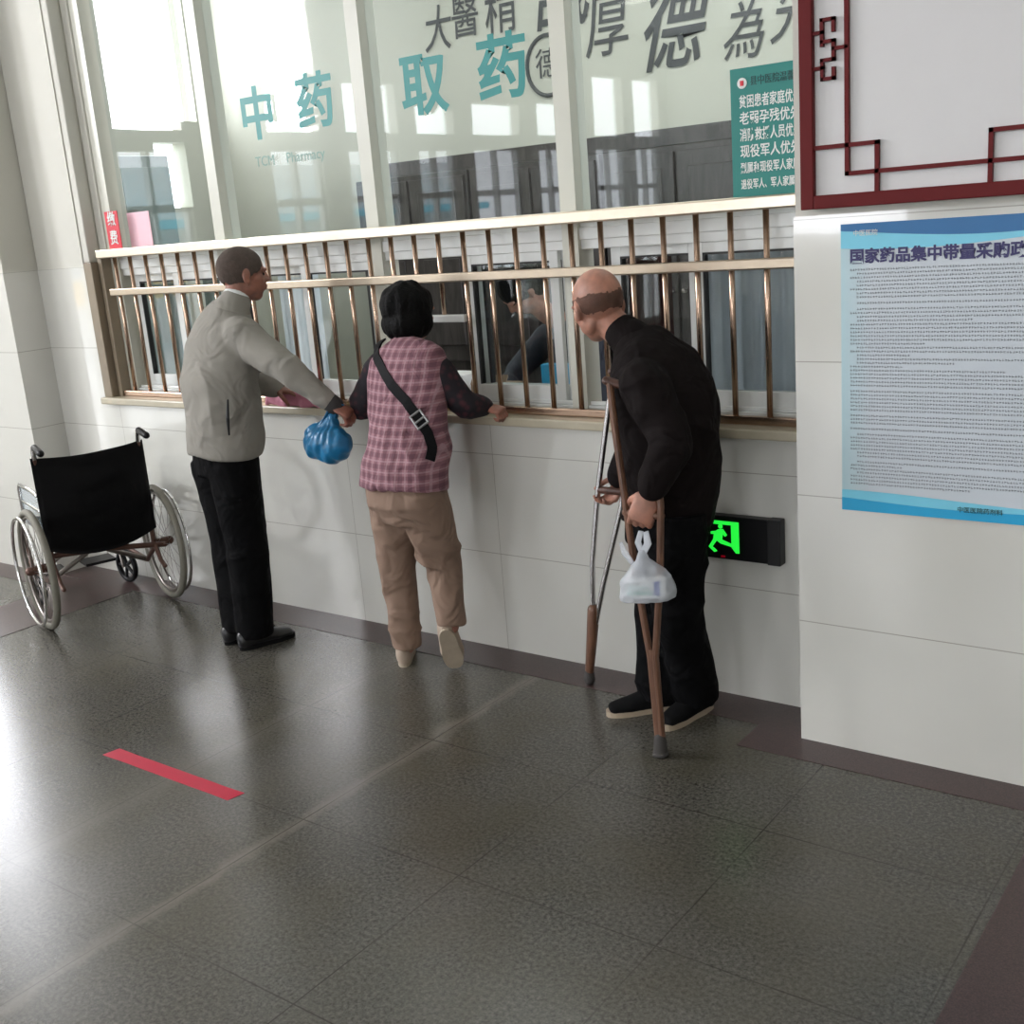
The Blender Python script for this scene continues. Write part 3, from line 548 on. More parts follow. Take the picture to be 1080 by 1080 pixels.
def add_hand(bm, wrist, d, pn, thumb, curl=0.6, s=1.0, spread=0.0):
    """palm + four bent fingers + thumb. d: direction, pn: palm normal (fingers curl to it), thumb: side of the thumb"""
    d = d.normalized(); pn = (pn-d*pn.dot(d)).normalized(); side = d.cross(pn)
    if side.dot(thumb) < 0: side = -side
    w = wrist
    tube(bm, [w-d*0.03, w, w+d*0.03*s, w+d*0.06*s, w+d*0.082*s], [(0.026, 0.021), (0.027*s, 0.020*s), (0.038*s, 0.017*s), (0.041*s, 0.016*s), (0.040*s, 0.0125*s)], ref=side)
    for k, (off, ln) in enumerate(((0.031, 0.072), (0.0105, 0.080), (-0.0105, 0.074), (-0.031, 0.058))):
        p = w+d*0.072*s+side*off*s*0.98; a = 0.0; pts = [p]; seg = (0.42, 0.32, 0.26)
        for j, q in enumerate(seg):
            a += curl*(1.0 if j else 0.75)*(1+0.08*k); dd = d*math.cos(a)+pn*math.sin(a)+side*spread*(1.5-k)*0.3
            p = p+dd.normalized()*(ln*q+(0.012 if j == 0 else 0))*s; pts.append(p)
        tube(bm, pts, [0.0092*s, 0.0086*s, 0.0080*s, 0.0068*s], ref=side, n=12)
    p0 = w+d*0.018*s+side*0.026*s; td = (d*0.62+side*0.55+pn*0.55).normalized(); p1 = p0+td*0.040*s; td2 = (d*0.75+side*0.05+pn*0.65).normalized(); p2 = p1+td2*0.030*s; p3 = p2+(d*0.7-side*0.15+pn*0.75).normalized()*0.022*s
    tube(bm, [p0, p1, p2, p3], [0.0135*s, 0.0110*s, 0.0098*s, 0.0080*s], ref=side, n=12)
def shoe(heel, toe, up=V(0, 0, 1), w_=0.046, h=0.075, sole_mat='sole', top_mat='shoeb', parent=None, name='shoe', sole_h=0.022, opening=0.045):
    d = (toe-heel); ln = d.length; d.normalize(); r = d.cross(up).normalized(); up = r.cross(d)
    def P(t, z): return heel+d*(ln*t)+up*z
    bm = TB([P(0.10, 0.045), P(0.25, 0.050), P(0.45, 0.044), P(0.68, 0.034), P(0.88, 0.028)], [(w_*0.72, h*0.62), (w_*0.82, h*0.66), (w_*0.88, h*0.52), (w_*1.0, h*0.36), (w_*0.80, h*0.28)], ref=r, n=24)
    tube(bm, [P(0.22, 0.05), P(0.22, h+0.02)], [(opening*0.85, opening), (opening*0.82, opening)], ref=r)
    me = remesh(bm, 0.005, 4)
    for v in me.vertices:                          # flatten the underside
        z = (v.co-heel).dot(up)
        if z < 0.012: v.co += up*(0.012-z)
    a = obj(name, me, M[top_mat], parent, smooth=True)
    bm = bmesh.new(); pts = []
    for k in range(28):
        t = 2*PI*k/28; cx = 0.5+0.5*math.cos(t); hw = w_*(0.80+0.22*max(0, math.cos(t)))*(1-0.14*math.exp(-((cx-0.42)/0.18)**2)); pts.append((cx*ln, hw*math.sin(t)*(abs(math.sin(t))**-0.25 if abs(math.sin(t)) > 1e-3 else 1)))
    lo = [bm.verts.new(heel+d*x+r*y) for x, y in pts]; hi = [bm.verts.new(heel+d*x+r*y+up*sole_h) for x, y in pts]
    bm.faces.new(lo); bm.faces.new(list(reversed(hi)))
    for i in range(28): j = (i+1) % 28; bm.faces.new((lo[i], hi[i], hi[j], lo[j]))
    obj('sole', bm, M[sole_mat], a); return a
def limb(bm, a, b, c, r0, r1, r2, r3=None):
    """shoulder-elbow-wrist or hip-knee-ankle chain with a rounded joint"""
    m1 = a.lerp(b, 0.5); m2 = b.lerp(c, 0.4)
    tube(bm, [a, m1, b.lerp(a, 0.12), b.lerp(c, 0.12), m2, c], [r0, (r0*0.55+r1*0.45), r1, r1, r3 or r1*0.98, r2], ref=(0.3, 1, 0.1), n=18)

# ----- man in the light grey coat
def wrinkle(p, ax, fr, seed, warp=2.5, k=3.5):
    """irregular soft creases running across direction ax"""
    t = abs(math.sin(0.5*(p.dot(Vector(ax))*fr+warp*2*noise.noise(p*k+Vector((seed, seed, -seed))))))
    return 1.5*(1-t)**1.6*max(0, 0.35+noise.noise(p*6+Vector((seed*2, 0, seed)))*1.6)
o1 = V(-3.92, 3.10, 0)
m1 = thing('person', 'person in light grey coat and black trousers, arm stretched towards the plaid vest', 'person', o1)
F1 = V(0.42, 0.9, -0.03); U1 = V(0.02, 0.08, 1); hc1 = V(-3.845, 3.25, 1.612)
bm = bmesh.new(); P, R, r, f, u = add_head(bm, hc1, F1, U1, 1.03)
tube(bm, [V(-3.87, 3.17, 1.42), V(-3.855, 3.20, 1.50), hc1+V(0, -0.005, -0.02)], [(0.075, 0.066), 0.060, 0.057], ref=r)
tube(bm, [V(-3.95, 3.10, 0.86), V(-3.94, 3.12, 1.0), V(-3.92, 3.14, 1.2), V(-3.89, 3.16, 1.38), V(-3.87, 3.17, 1.45)], [(0.13, 0.09), (0.12, 0.09), (0.14, 0.10), (0.14, 0.09), (0.07, 0.05)], ref=(0.9, -0.3, 0))
shR1, elR1, wrR1 = V(-3.70, 3.10, 1.385), V(-3.50, 3.14, 1.215), V(-3.360, 3.205, 1.085)
shL1, elL1, wrL1 = V(-4.08, 3.20, 1.38), V(-4.09, 3.32, 1.16), V(-3.98, 3.45, 1.09)
limb(bm, shR1+V(-0.06, 0.02, -0.05), elR1, wrR1, 0.032, 0.032, 0.026); limb(bm, shL1+V(0.05, 0, -0.05), elL1, wrL1, 0.032, 0.032, 0.026)
add_hand(bm, wrR1, V(0.70, 0.35, -0.50), V(-0.2, 0.2, -1), V(-0.3, 0.9, 0.2), 0.85); add_hand(bm, wrL1, V(0.5, 0.5, -0.2), V(0, 0, -1), V(1, 0, 0), 0.35)
for a, b, c in ((V(-4.01, 3.12, 0.86), V(-4.00, 3.11, 0.47), V(-3.995, 3.085, 0.07)), (V(-3.85, 3.09, 0.86), V(-3.86, 3.09, 0.47), V(-3.865, 3.07, 0.07))): limb(bm, a, b, c, 0.06, 0.045, 0.035)
body = obj('body', remesh(bm, 0.0045, 4), M['skin1'], m1, smooth=True)
for sx in (-1, 1): obj('eye', ell(bmesh.new(), P(sx*0.031, 0.0755, 0.0), (0.009, 0.006, 0.006), R), M['eye'], m1, smooth=True)
# cropped hair: a shell over the skull that stops above the neck and face
def hair_shell(P, R, s, keep, m, parent, name='hair', r=(0.0778, 0.0978, 0.0898), rag=1.0):
    bm = bmesh.new(); ell(bm, P(0, -0.012, 0.022), tuple(q*s for q in r), R, 110, 80)
    dele = [v for v in bm.verts if not keep(R.transposed() @ (v.co-P(0, 0, 0))/s+Vector((0, 0, rag*(0.010*noise.noise(v.co*70)+0.008*noise.noise(v.co*25)))))]
    bmesh.ops.delete(bm, geom=dele, context='VERTS'); bmesh.ops.recalc_face_normals(bm, faces=bm.faces)
    bmesh.ops.solidify(bm, geom=bm.faces[:], thickness=0.0025)
    return obj(name, bm, m, parent, smooth=True)
hair_shell(P, R, 1.03, lambda q: q.z > -0.040+0.75*max(0, q.y+0.02) and q.y < 0.070, M['ghair'], m1)
# coat
bm = bmesh.new(); rt = V(0.93, -0.28, 0)
tube(bm, [V(-3.965, 3.12, 0.868), V(-3.958, 3.12, 0.94), V(-3.948, 3.125, 1.05), V(-3.945, 3.13, 1.18), V(-3.93, 3.15, 1.30), V(-3.905, 3.165, 1.385), V(-3.885, 3.175, 1.44), V(-3.865, 3.185, 1.485)],
     [(0.205, 0.145), (0.208, 0.150), (0.215, 0.155), (0.222, 0.150), (0.222, 0.138), (0.195, 0.115), (0.150, 0.095), (0.085, 0.078)], ref=rt, n=32, cap=False)
limb(bm, shR1+V(-0.05, 0.02, -0.015), elR1, wrR1+V(-0.015, -0.01, 0.02), 0.080, 0.062, 0.042, 0.054); limb(bm, shL1+V(0.04, 0, -0.01), elL1, wrL1, 0.078, 0.062, 0.045, 0.054)
me = remesh(bm, 0.0075, 12)
fb = folds(0.009, 4, 4, 7, 3.1)
def coat_f(p, n_):
    under = math.exp(-((p.z-1.22)/0.14)**2)*max(0, 1-abs(p.x+3.80)/0.20)
    lowk = min(1, max(0, (1.35-p.z)/0.2))
    return fb(p, n_)+0.010*under*wrinkle(p, (0.75, 0, 0.66), 60, 2.0)+0.0065*lowk*wrinkle(p, (0.9, 0.2, 0.15), 30, 5.0)+(0.0065*wrinkle(p, (0.75, 0.1, -0.45), 48, 9.0, 4) if p.x > -3.72 else 0)
jk = obj('coat', displace(me, coat_f), M['coat'], m1, smooth=True)
bm = TB([V(-3.868, 3.180, 1.462), V(-3.858, 3.188, 1.487), V(-3.853, 3.195, 1.500)], [(0.092, 0.084), (0.080, 0.074), (0.070, 0.066)], ref=rt, n=28); obj('collar', bm, M['coat'], jk, smooth=True)
obj('inner_collar', TB([V(-3.856, 3.192, 1.495), V(-3.852, 3.199, 1.512)], [(0.066, 0.062), (0.064, 0.060)], ref=rt, n=28), M['white'], jk, smooth=True)
obj('pocket_zip', TB([V(-3.748, 3.000, 1.12), V(-3.742, 2.982, 1.05), V(-3.748, 2.982, 0.98)], [(0.004, 0.004), (0.009, 0.006), (0.004, 0.004)]), M['black'], jk)
obj('cuff', TB([wrR1+V(-0.02, -0.008, 0.018), wrR1+V(0.012, 0.006, -0.010)], 0.038, n=20), M['ribcloth'], jk, smooth=True)
# trousers
bm = bmesh.new(); tube(bm, [V(-3.965, 3.12, 0.78), V(-3.965, 3.12, 0.88), V(-3.955, 3.12, 0.96)], [(0.188, 0.128), (0.190, 0.130), (0.17, 0.12)], ref=rt, cap=False, n=24)
for a, b, c in ((V(-4.045, 3.13, 0.83), V(-3.995, 3.11, 0.47), V(-3.985, 3.085, 0.055)), (V(-3.885, 3.09, 0.83), V(-3.855, 3.08, 0.47), V(-3.868, 3.07, 0.05))):
    tube(bm, [a, a.lerp(b, 0.5), b, b.lerp(c, 0.5), c.lerp(b, 0.06), c], [0.112, 0.102, 0.092, 0.088, 0.084, 0.082], ref=rt, n=20, cap=False)
obj('trousers', displace(remesh(bm, 0.0075, 8), lambda p, n_: folds(0.005, 7, 7, 5, 1.3)(p, n_)+0.003*wrinkle(p, (0.3, 0, 1), 40, 3.0)), M['blacktr'], m1, smooth=True)
shoe(V(-4.005, 3.00, 0.0), V(-3.965, 3.255, 0.0), parent=m1, top_mat='shoel', sole_mat='shoeb'); shoe(V(-3.885, 2.985, 0.0), V(-3.805, 3.235, 0.0), parent=m1, top_mat='shoel', sole_mat='shoeb')

# ----- woman in the plaid vest
o2 = V(-3.0, 3.22, 0)
m2 = thing('person', 'person in mauve plaid vest and tan trousers leaning on the counter sill', 'person', o2)
F2 = V(0.25, 0.95, -0.15); U2 = V(-0.02, 0.16, 1); hc2 = V(-3.055, 3.395, 1.425)
bm = bmesh.new(); P, R, r, f, u = add_head(bm, hc2, F2, U2, 0.98)
tube(bm, [V(-3.045, 3.33, 1.26), V(-3.05, 3.36, 1.33), hc2+V(0, -0.01, -0.03)], [(0.06, 0.05), 0.048, 0.048], ref=r)
tube(bm, [V(-2.975, 3.18, 0.80), V(-2.98, 3.23, 0.95), V(-3.02, 3.29, 1.14), V(-3.045, 3.33, 1.27)], [(0.12, 0.08), (0.11, 0.08), (0.12, 0.08), (0.06, 0.045)], ref=(1, 0, 0))
shR2, elR2, wrR2 = V(-2.865, 3.31, 1.215), V(-2.790, 3.355, 1.070), V(-2.765, 3.455, 1.045)
shL2, elL2, wrL2 = V(-3.215, 3.35, 1.215), V(-3.300, 3.30, 1.050), V(-3.275, 3.44, 1.04)
limb(bm, shR2+V(-0.03, 0, -0.03), elR2, wrR2, 0.024, 0.024, 0.020); limb(bm, shL2+V(0.03, 0, -0.03), elL2, wrL2, 0.024, 0.024, 0.020)
add_hand(bm, wrR2, V(0.55, 0.10, -0.10), V(0.1, 0.2, -1), V(0, 1, 0.2), 1.15, 0.85); add_hand(bm, wrL2, V(0.6, 0.5, 0.0), V(0, 0, -1), V(0.6, -0.6, 0), 0.4, 0.9)
LEG2 = ((V(-3.055, 3.19, 0.76), V(-3.090, 3.21, 0.42), V(-3.085, 3.21, 0.075)), (V(-2.890, 3.16, 0.76), V(-2.895, 3.27, 0.44), V(-2.838, 3.215, 0.200)))
for a, b, c in LEG2: limb(bm, a, b, c, 0.055, 0.042, 0.031)
obj('body', remesh(bm, 0.0045, 4), M['skin2'], m2, smooth=True)
for sx in (-1, 1): obj('eye', ell(bmesh.new(), P(sx*0.030, 0.0735, 0.0), (0.009, 0.006, 0.006), R), M['eye'], m2, smooth=True)
bm = bmesh.new(); ell(bm, P(0, -0.018, 0.022), (0.094, 0.108, 0.102), R, 30, 22); ell(bm, P(0, -0.045, -0.045), (0.092, 0.070, 0.072), R, 26, 18)
ell(bm, P(0.058, 0.0, -0.030), (0.040, 0.062, 0.078), R); ell(bm, P(-0.058, 0.0, -0.030), (0.040, 0.062, 0.078), R)
obj('hair', displace(remesh(bm, 0.006, 5), folds(0.010, 26, 26, 9, 4.4)), M['bhair'], m2, smooth=True)
# dark patterned sleeves
bm = bmesh.new(); tube(bm, [V(-3.0, 3.25, 1.0), V(-3.03, 3.31, 1.18), V(-3.045, 3.335, 1.275), V(-3.05, 3.35, 1.31)], [(0.12, 0.09), (0.13, 0.09), (0.08, 0.06), (0.056, 0.05)], ref=(1, 0, 0), cap=False)
limb(bm, shR2, elR2, wrR2+V(0, -0.01, 0.004), 0.056, 0.056, 0.040, 0.050); limb(bm, shL2, elL2, wrL2+V(0, -0.01, 0.004), 0.054, 0.052, 0.040, 0.048)
obj('blouse', displace(remesh(bm, 0.007, 6), lambda p, n_: folds(0.007, 10, 10, 10, 2.2)(p, n_)+0.003*wrinkle(p, (0.2, 0.3, 1), 80, 1.0)), M['blouse'], m2, smooth=True)
# vest
bm = bmesh.new()
tube(bm, [V(-2.978, 3.175, 0.772), V(-2.978, 3.185, 0.84), V(-2.975, 3.215, 0.93), V(-2.988, 3.25, 1.03), V(-3.008, 3.28, 1.12), V(-3.028, 3.31, 1.20), V(-3.038, 3.325, 1.255), V(-3.042, 3.335, 1.29), V(-3.048, 3.345, 1.315)],
     [(0.214, 0.142), (0.208, 0.140), (0.192, 0.130), (0.188, 0.122), (0.196, 0.118), (0.206, 0.112), (0.196, 0.096), (0.150, 0.078), (0.078, 0.058)], ref=(1, -0.15, 0), n=30, cap=False)
fv = folds(0.006, 6, 6, 6, 6.1)
def vest_f(p, n_):
    lower = min(1, max(0, (1.12-p.z)/0.15)); sd = 1 if p.x > -2.98 else -1
    return fv(p, n_)+lower*0.007*wrinkle(p, (sd*0.7, 0, 0.7), 60, 4.0)+0.004*wrinkle(p, (1, 0, 0.2), 45, 7.0)
ve = obj('vest', displace(remesh(bm, 0.007, 5), vest_f), M['plaid'], m2, smooth=True)
obj('collar', TB([V(-3.050, 3.343, 1.300), V(-3.052, 3.352, 1.335)], [(0.070, 0.058), (0.060, 0.052)], ref=(1, 0, 0), n=24), M['plaid'], ve, smooth=True)
# trousers
bm = bmesh.new(); tube(bm, [V(-2.975, 3.175, 0.70), V(-2.98, 3.18, 0.80), V(-2.98, 3.19, 0.87)], [(0.186, 0.128), (0.186, 0.126), (0.16, 0.11)], ref=(1, -0.1, 0), cap=False, n=24); tube(bm, [V(-2.977, 3.185, 0.64), V(-2.975, 3.18, 0.70), V(-2.975, 3.18, 0.76)], [(0.150, 0.098), (0.178, 0.118), (0.186, 0.126)], ref=(1, -0.1, 0), cap=False, n=24)
for (a, b, c), rr in zip(LEG2, (1.0, 1.0)):
    tube(bm, [a+V(0, 0, 0.03), a.lerp(b, 0.5), b, b.lerp(c, 0.5), c.lerp(b, 0.08), c], [0.106, 0.094, 0.074, 0.065, 0.060, 0.058], ref=(1, 0, 0), n=20, cap=False)
ft = folds(0.005, 7, 7, 6, 7.7)
def tr_f(p, n_):
    k = math.exp(-((p.z-0.47)/0.08)**2)*(1 if p.x > -2.98 else 0.15); hemk = math.exp(-((p.z-0.15)/0.06)**2)
    return ft(p, n_)+k*0.012*wrinkle(p, (0.35, 0, 1), 70, 2.0)+hemk*0.009*wrinkle(p, (0.1, 0, 1), 90, 3.0)+0.006*wrinkle(p, (0.9, 0.2, 0.35), 45, 6.0)
obj('trousers', displace(remesh(bm, 0.007, 16), tr_f), M['tan'], m2, smooth=True)
shoe(V(-3.075, 3.165, 0.0), V(-3.215, 3.355, 0.0), parent=m2, top_mat='shoet', sole_mat='solew', w_=0.043, sole_h=0.030, opening=0.036)
shoe(V(-2.825, 3.160, 0.205), V(-2.865, 3.250, 0.004), up=V(-0.60, 0.75, 0.25), parent=m2, top_mat='shoet', sole_mat='solew', w_=0.050, sole_h=0.022, opening=0.036)
# bag strap crossing the back from the left shoulder to the right hip
from mathutils.bvhtree import BVHTree
bpy.context.view_layer.update()
bvh = BVHTree.FromPolygons([ve.data.vertices[i].co+o2 for i in range(len(ve.data.vertices))], [tuple(p.vertices) for p in ve.data.polygons])
def onto(x, z, lift=0.004):                       # a point of the back surface of the vest
    h = bvh.ray_cast(V(x, 2.7, z), V(0, 1, 0))
    if h[0] is None: h = bvh.find_nearest(V(x, 3.2, z))
    return h[0]+h[1]*lift, h[1]
SX = [(-3.150, 1.285), (-3.075, 1.245), (-2.985, 1.175), (-2.905, 1.115), (-2.850, 1.055), (-2.812, 0.995), (-2.795, 0.945), (-2.790, 0.90)]
bm = bmesh.new(); prev = None
cr = [onto(*q) for q in [tuple(Vector(SX[i]).lerp(Vector(SX[i+1]), t)) for i in range(len(SX)-1) for t in (0, 0.33, 0.66)]+[SX[-1]]]
hd, hn = cr[0]; cr = [(hd+V(-0.02, 0.06, 0.035), V(-0.3, -0.2, 0.9)), (hd+V(-0.008, 0.022, 0.022), V(-0.2, -0.6, 0.7))]+cr
rows = []
for i, (p, n_) in enumerate(cr):
    t = (cr[min(i+1, len(cr)-1)][0]-cr[max(i-1, 0)][0]).normalized(); sd = t.cross(n_).normalized()*0.0190
    rows.append([bm.verts.new(q) for q in (p+sd-n_*0.006, p+sd+n_*0.001, p-sd+n_*0.001, p-sd-n_*0.006)])
for a, b in zip(rows, rows[1:]):
    for k in range(4): bm.faces.new((a[k], a[(k+1) % 4], b[(k+1) % 4], b[k]))
bm.faces.new(rows[0]); bm.faces.new(rows[-1][::-1])
strap = obj('bag_strap', bm, M['strap'], m2, smooth=False)
(pa_, na_), (pb_, nb_) = onto(-2.862, 1.068, 0.009), onto(-2.830, 1.024, 0.009)
t_ = (pb_-pa_).normalized(); bm = bmesh.new()
for q in (pa_, pa_.lerp(pb_, 0.55), pb_): sd = t_.cross(na_).normalized(); tube(bm, [q-sd*0.024, q+sd*0.024], 0.0045, n=8)
for e in (-0.023, 0.023): sd = t_.cross(na_).normalized(); tube(bm, [pa_+sd*e, pb_+sd*e], 0.004, n=8)
obj('buckle', bm, M['buckle'], strap)

# ----- old man on crutches
o3 = V(-1.87, 3.24, 0)
m3 = thing('person', 'bald person in black jacket and trousers hunched over two crutches at the right', 'person', o3)
F3 = V(-0.83, 0.52, -0.28); U3 = V(-0.26, 0.10, 0.95); hc3 = V(-2.085, 3.25, 1.450)
bm = bmesh.new(); P, R, r, f, u = add_head(bm, hc3, F3, U3, 1.06, 0.9)
tube(bm, [V(-1.93, 3.25, 1.29), V(-1.995, 3.25, 1.355), V(-2.06, 3.25, 1.41)], [(0.066, 0.06), 0.056, 0.055], ref=(0, 1, 0))
tube(bm, [V(-1.87, 3.26, 0.78), V(-1.85, 3.25, 0.95), V(-1.85, 3.24, 1.12), V(-1.90, 3.245, 1.24), V(-1.94, 3.25, 1.31)], [(0.12, 0.09), (0.11, 0.09), (0.11, 0.09), (0.08, 0.06), (0.06, 0.05)], ref=(0.2, 0.95, 0))
shN, elN, wrN = V(-1.835, 3.10, 1.215), V(-1.705, 3.04, 1.04), V(-1.765, 3.010, 0.905)
shF, elF, wrF = V(-1.965, 3.40, 1.23), V(-2.06, 3.44, 0.985), V(-2.125, 3.395, 0.825)
limb(bm, shN+V(0.01, 0.06, -0.08), elN, wrN, 0.032, 0.030, 0.026); limb(bm, shF+V(0, -0.03, -0.04), elF, wrF, 0.032, 0.030, 0.026)
add_hand(bm, wrN+V(-0.01, -0.005, -0.02), V(-0.30, -0.22, -0.9), V(-0.35, 0.85, -0.2), V(-0.9, -0.1, 0), 0.80, 1.08); add_hand(bm, wrF, V(-0.35, -0.05, -0.9), V(-0.6, -0.7, -0.1), V(-0.5, 0.3, 0.2), 0.75, 0.98)
LEG3 = ((V(-1.915, 3.31, 0.78), V(-1.945, 3.32, 0.42), V(-1.945, 3.295, 0.08)), (V(-1.80, 3.21, 0.78), V(-1.815, 3.22, 0.42), V(-1.815, 3.325, 0.08)))
for a, b, c in LEG3: limb(bm, a, b, c, 0.06, 0.045, 0.035)
obj('body', remesh(bm, 0.0045, 4), M['skin3'], m3, smooth=True)
for sx in (-1, 1): obj('eye', ell(bmesh.new(), P(sx*0.032, 0.0785, 0.0), (0.009, 0.006, 0.006), R), M['eye'], m3, smooth=True)
hair_shell(P, R, 1.06, lambda q: -0.032+0.70*max(0, q.y+0.03) < q.z < 0.030+0.10*q.y and q.y < 0.030, M['fhair'], m3, rag=0.8, name='hair_fringe', r=(0.0775, 0.0975, 0.0895))
rt3 = V(0.25, 0.95, 0)
bm = bmesh.new()
tube(bm, [V(-1.86, 3.26, 0.735), V(-1.845, 3.26, 0.84), V(-1.838, 3.255, 0.95), V(-1.838, 3.25, 1.06), V(-1.85, 3.245, 1.16), V(-1.885, 3.245, 1.24), V(-1.925, 3.25, 1.30), V(-1.965, 3.25, 1.335)],
     [(0.165, 0.150), (0.170, 0.162), (0.175, 0.168), (0.185, 0.160), (0.195, 0.145), (0.185, 0.125), (0.13, 0.095), (0.076, 0.066)], ref=rt3, n=28, cap=False)
limb(bm, shN, elN, wrN, 0.084, 0.070, 0.050, 0.062); limb(bm, shF, elF, wrF, 0.080, 0.066, 0.050, 0.060)
fj = folds(0.012, 6, 6, 8, 9.2)
def jf(p, n_): return 0.6*fj(p, n_)+0.006*wrinkle(p, (-0.6, 0.4, 0.8), 50, 3.0)
j3 = obj('jacket', displace(remesh(bm, 0.0075, 8), jf), M['blackjk'], m3, smooth=True)
obj('collar', TB([V(-1.945, 3.25, 1.320), V(-1.975, 3.25, 1.345), V(-1.988, 3.25, 1.356)], [(0.080, 0.070), (0.073, 0.066), (0.068, 0.062)], ref=rt3, n=28), M['blackjk'], j3, smooth=True)
bm = bmesh.new(); tube(bm, [V(-1.865, 3.26, 0.66), V(-1.865, 3.26, 0.78), V(-1.86, 3.26, 0.86)], [(0.155, 0.130), (0.155, 0.135), (0.14, 0.12)], ref=rt3, cap=False, n=24)
for a, b, c in LEG3: tube(bm, [a, a.lerp(b, 0.5), b, b.lerp(c, 0.5), c.lerp(b, 0.05), c+V(0, 0, -0.03)], [0.110, 0.100, 0.086, 0.082, 0.084, 0.082], ref=(1, 0, 0), n=20, cap=False)
obj('trousers', displace(remesh(bm, 0.0075, 8), lambda p, n_: folds(0.008, 7, 7, 6, 5.5)(p, n_)+0.005*wrinkle(p, (0.2, 0.1, 1), 45, 8.0)), M['blacktr'], m3, smooth=True)
shoe(V(-1.895, 3.33, 0.0), V(-2.085, 3.150, 0.0), parent=m3, w_=0.045, sole_h=0.020); shoe(V(-1.790, 3.395, 0.0), V(-1.850, 3.135, 0.0), parent=m3, w_=0.046, sole_h=0.022)

# ---------------------------------------------------------------- crutches
def slat(bm, pts, w_, t_, ref): return tube(bm, pts, [(w_, t_)]*len(pts), ref=ref, n=10, cap=False)
tipN = V(-1.762, 2.972, 0)
cn = thing('crutch', 'worn brown wooden crutch under the near arm of the bald person', 'crutch', tipN)
botN = V(-1.764, 2.975, 0.04); topF, topB = V(-1.925, 3.045, 1.225), V(-1.815, 3.095, 1.195)
obj('front_upright', slat(bmesh.new(), [botN+V(-0.006, 0, 0), V(-1.788, 2.982, 0.34), V(-1.835, 2.994, 0.62), V(-1.865, 3.005, 0.84), V(-1.905, 3.03, 1.08), topF], 0.0115, 0.014, (1, 0.2, 0)), M['crwood'], cn, smooth=False)
obj('rear_upright', slat(bmesh.new(), [botN+V(0.010, 0, 0), V(-1.770, 2.982, 0.34), V(-1.745, 2.994, 0.62), V(-1.738, 3.005, 0.84), V(-1.765, 3.035, 1.08), topB], 0.0115, 0.014, (1, 0.2, 0)), M['crwood'], cn)
obj('lower_leg', slat(bmesh.new(), [botN, V(-1.779, 2.984, 0.37)], 0.017, 0.014, (1, 0.2, 0)), M['crwood'], cn)
obj('hand_grip', TB([V(-1.866, 3.004, 0.815), V(-1.738, 3.004, 0.815)], 0.013), M['crwood'], cn, smooth=True)
obj('armpit_pad', TB([topF+V(-0.012, 0, 0.006), (topF+topB)/2+V(0, 0, -0.004), topB+V(0.012, 0, 0.006)], [(0.018, 0.014)]*3, ref=(0, 1, 0)), M['crdark'], cn, smooth=True)
bm = TB([tipN+V(0, 0, 0.006), tipN+V(0, 0, 0.03), tipN+V(0, 0, 0.062)], [0.024, 0.023, 0.020], n=20, cap=True); tube(bm, [tipN+V(0, 0, 0.002), tipN+V(0, 0, 0.014)], [0.027, 0.026], n=20, cap=False)
obj('rubber_tip', bm, M['rubber'], cn, smooth=True)
tipF = V(-2.29, 3.36, 0)
cf = thing('crutch', 'metal tube crutch with a brown wooden foot under the far arm near the tiled wall', 'crutch', tipF)
obj('front_tube', TB([V(-2.256, 3.36, 0.26), V(-2.243, 3.36, 0.50), V(-2.205, 3.37, 0.78), V(-2.145, 3.385, 1.10), V(-2.115, 3.39, 1.20)], 0.0105), M['alu'], cf, smooth=True)
obj('rear_tube', TB([V(-2.244, 3.36, 0.26), V(-2.20, 3.36, 0.42), V(-2.11, 3.37, 0.72), V(-2.055, 3.385, 1.0), V(-2.02, 3.39, 1.20)], 0.0105), M['alu'], cf, smooth=True)
obj('hand_grip', TB([V(-2.198, 3.372, 0.775), V(-2.095, 3.372, 0.775)], 0.0135), M['crdark'], cf, smooth=True)
obj('armpit_pad', TB([V(-2.13, 3.39, 1.205), V(-2.01, 3.39, 1.205)], [(0.018, 0.014)]*2, ref=(0, 1, 0)), M['crdark'], cf, smooth=True)
obj('lower_leg', TB([V(-2.289, 3.36, 0.05), V(-2.272, 3.36, 0.16), V(-2.251, 3.36, 0.31)], [0.017, 0.020, 0.024], n=14), M['crwood'], cf, smooth=True)
obj('rubber_tip', TB([tipF+V(0, 0, 0.022), tipF+V(0, 0, 0.05)], [0.022, 0.019]), M['rubber'], cf, smooth=True)

# ---------------------------------------------------------------- bags
bb = thing('plastic_bag', 'full blue plastic bag hanging from the hand of the grey coated person', 'bag', (-3.40, 3.19, 0.86))
bm = bmesh.new(); R_ = Matrix.Rotation(-0.35, 3, 'Y'); ell(bm, (-3.405, 3.19, 0.925), (0.112, 0.07, 0.070), R_, 26, 18); ell(bm, (-3.36, 3.19, 0.905), (0.095, 0.065, 0.065), R_); ell(bm, (-3.445, 3.19, 0.950), (0.070, 0.05, 0.050), R_)
tube(bm, [V(-3.385, 3.19, 0.95), V(-3.375, 3.195, 0.99), V(-3.355, 3.20, 1.035)], [(0.095, 0.05), (0.055, 0.035), (0.018, 0.015)], ref=(1, 0, 0))
bagm = remesh(bm, 0.005, 6)
obj('bag_body', displace(bagm, lambda p, n_: 0.006*folds(1, 14, 14, 14, 1.9, True)(p, n_)+0.0022*math.sin(math.atan2(p.z-1.06, p.x+3.35)*26+2*noise.noise(p*12))), M['bluebag'], bb, smooth=True)
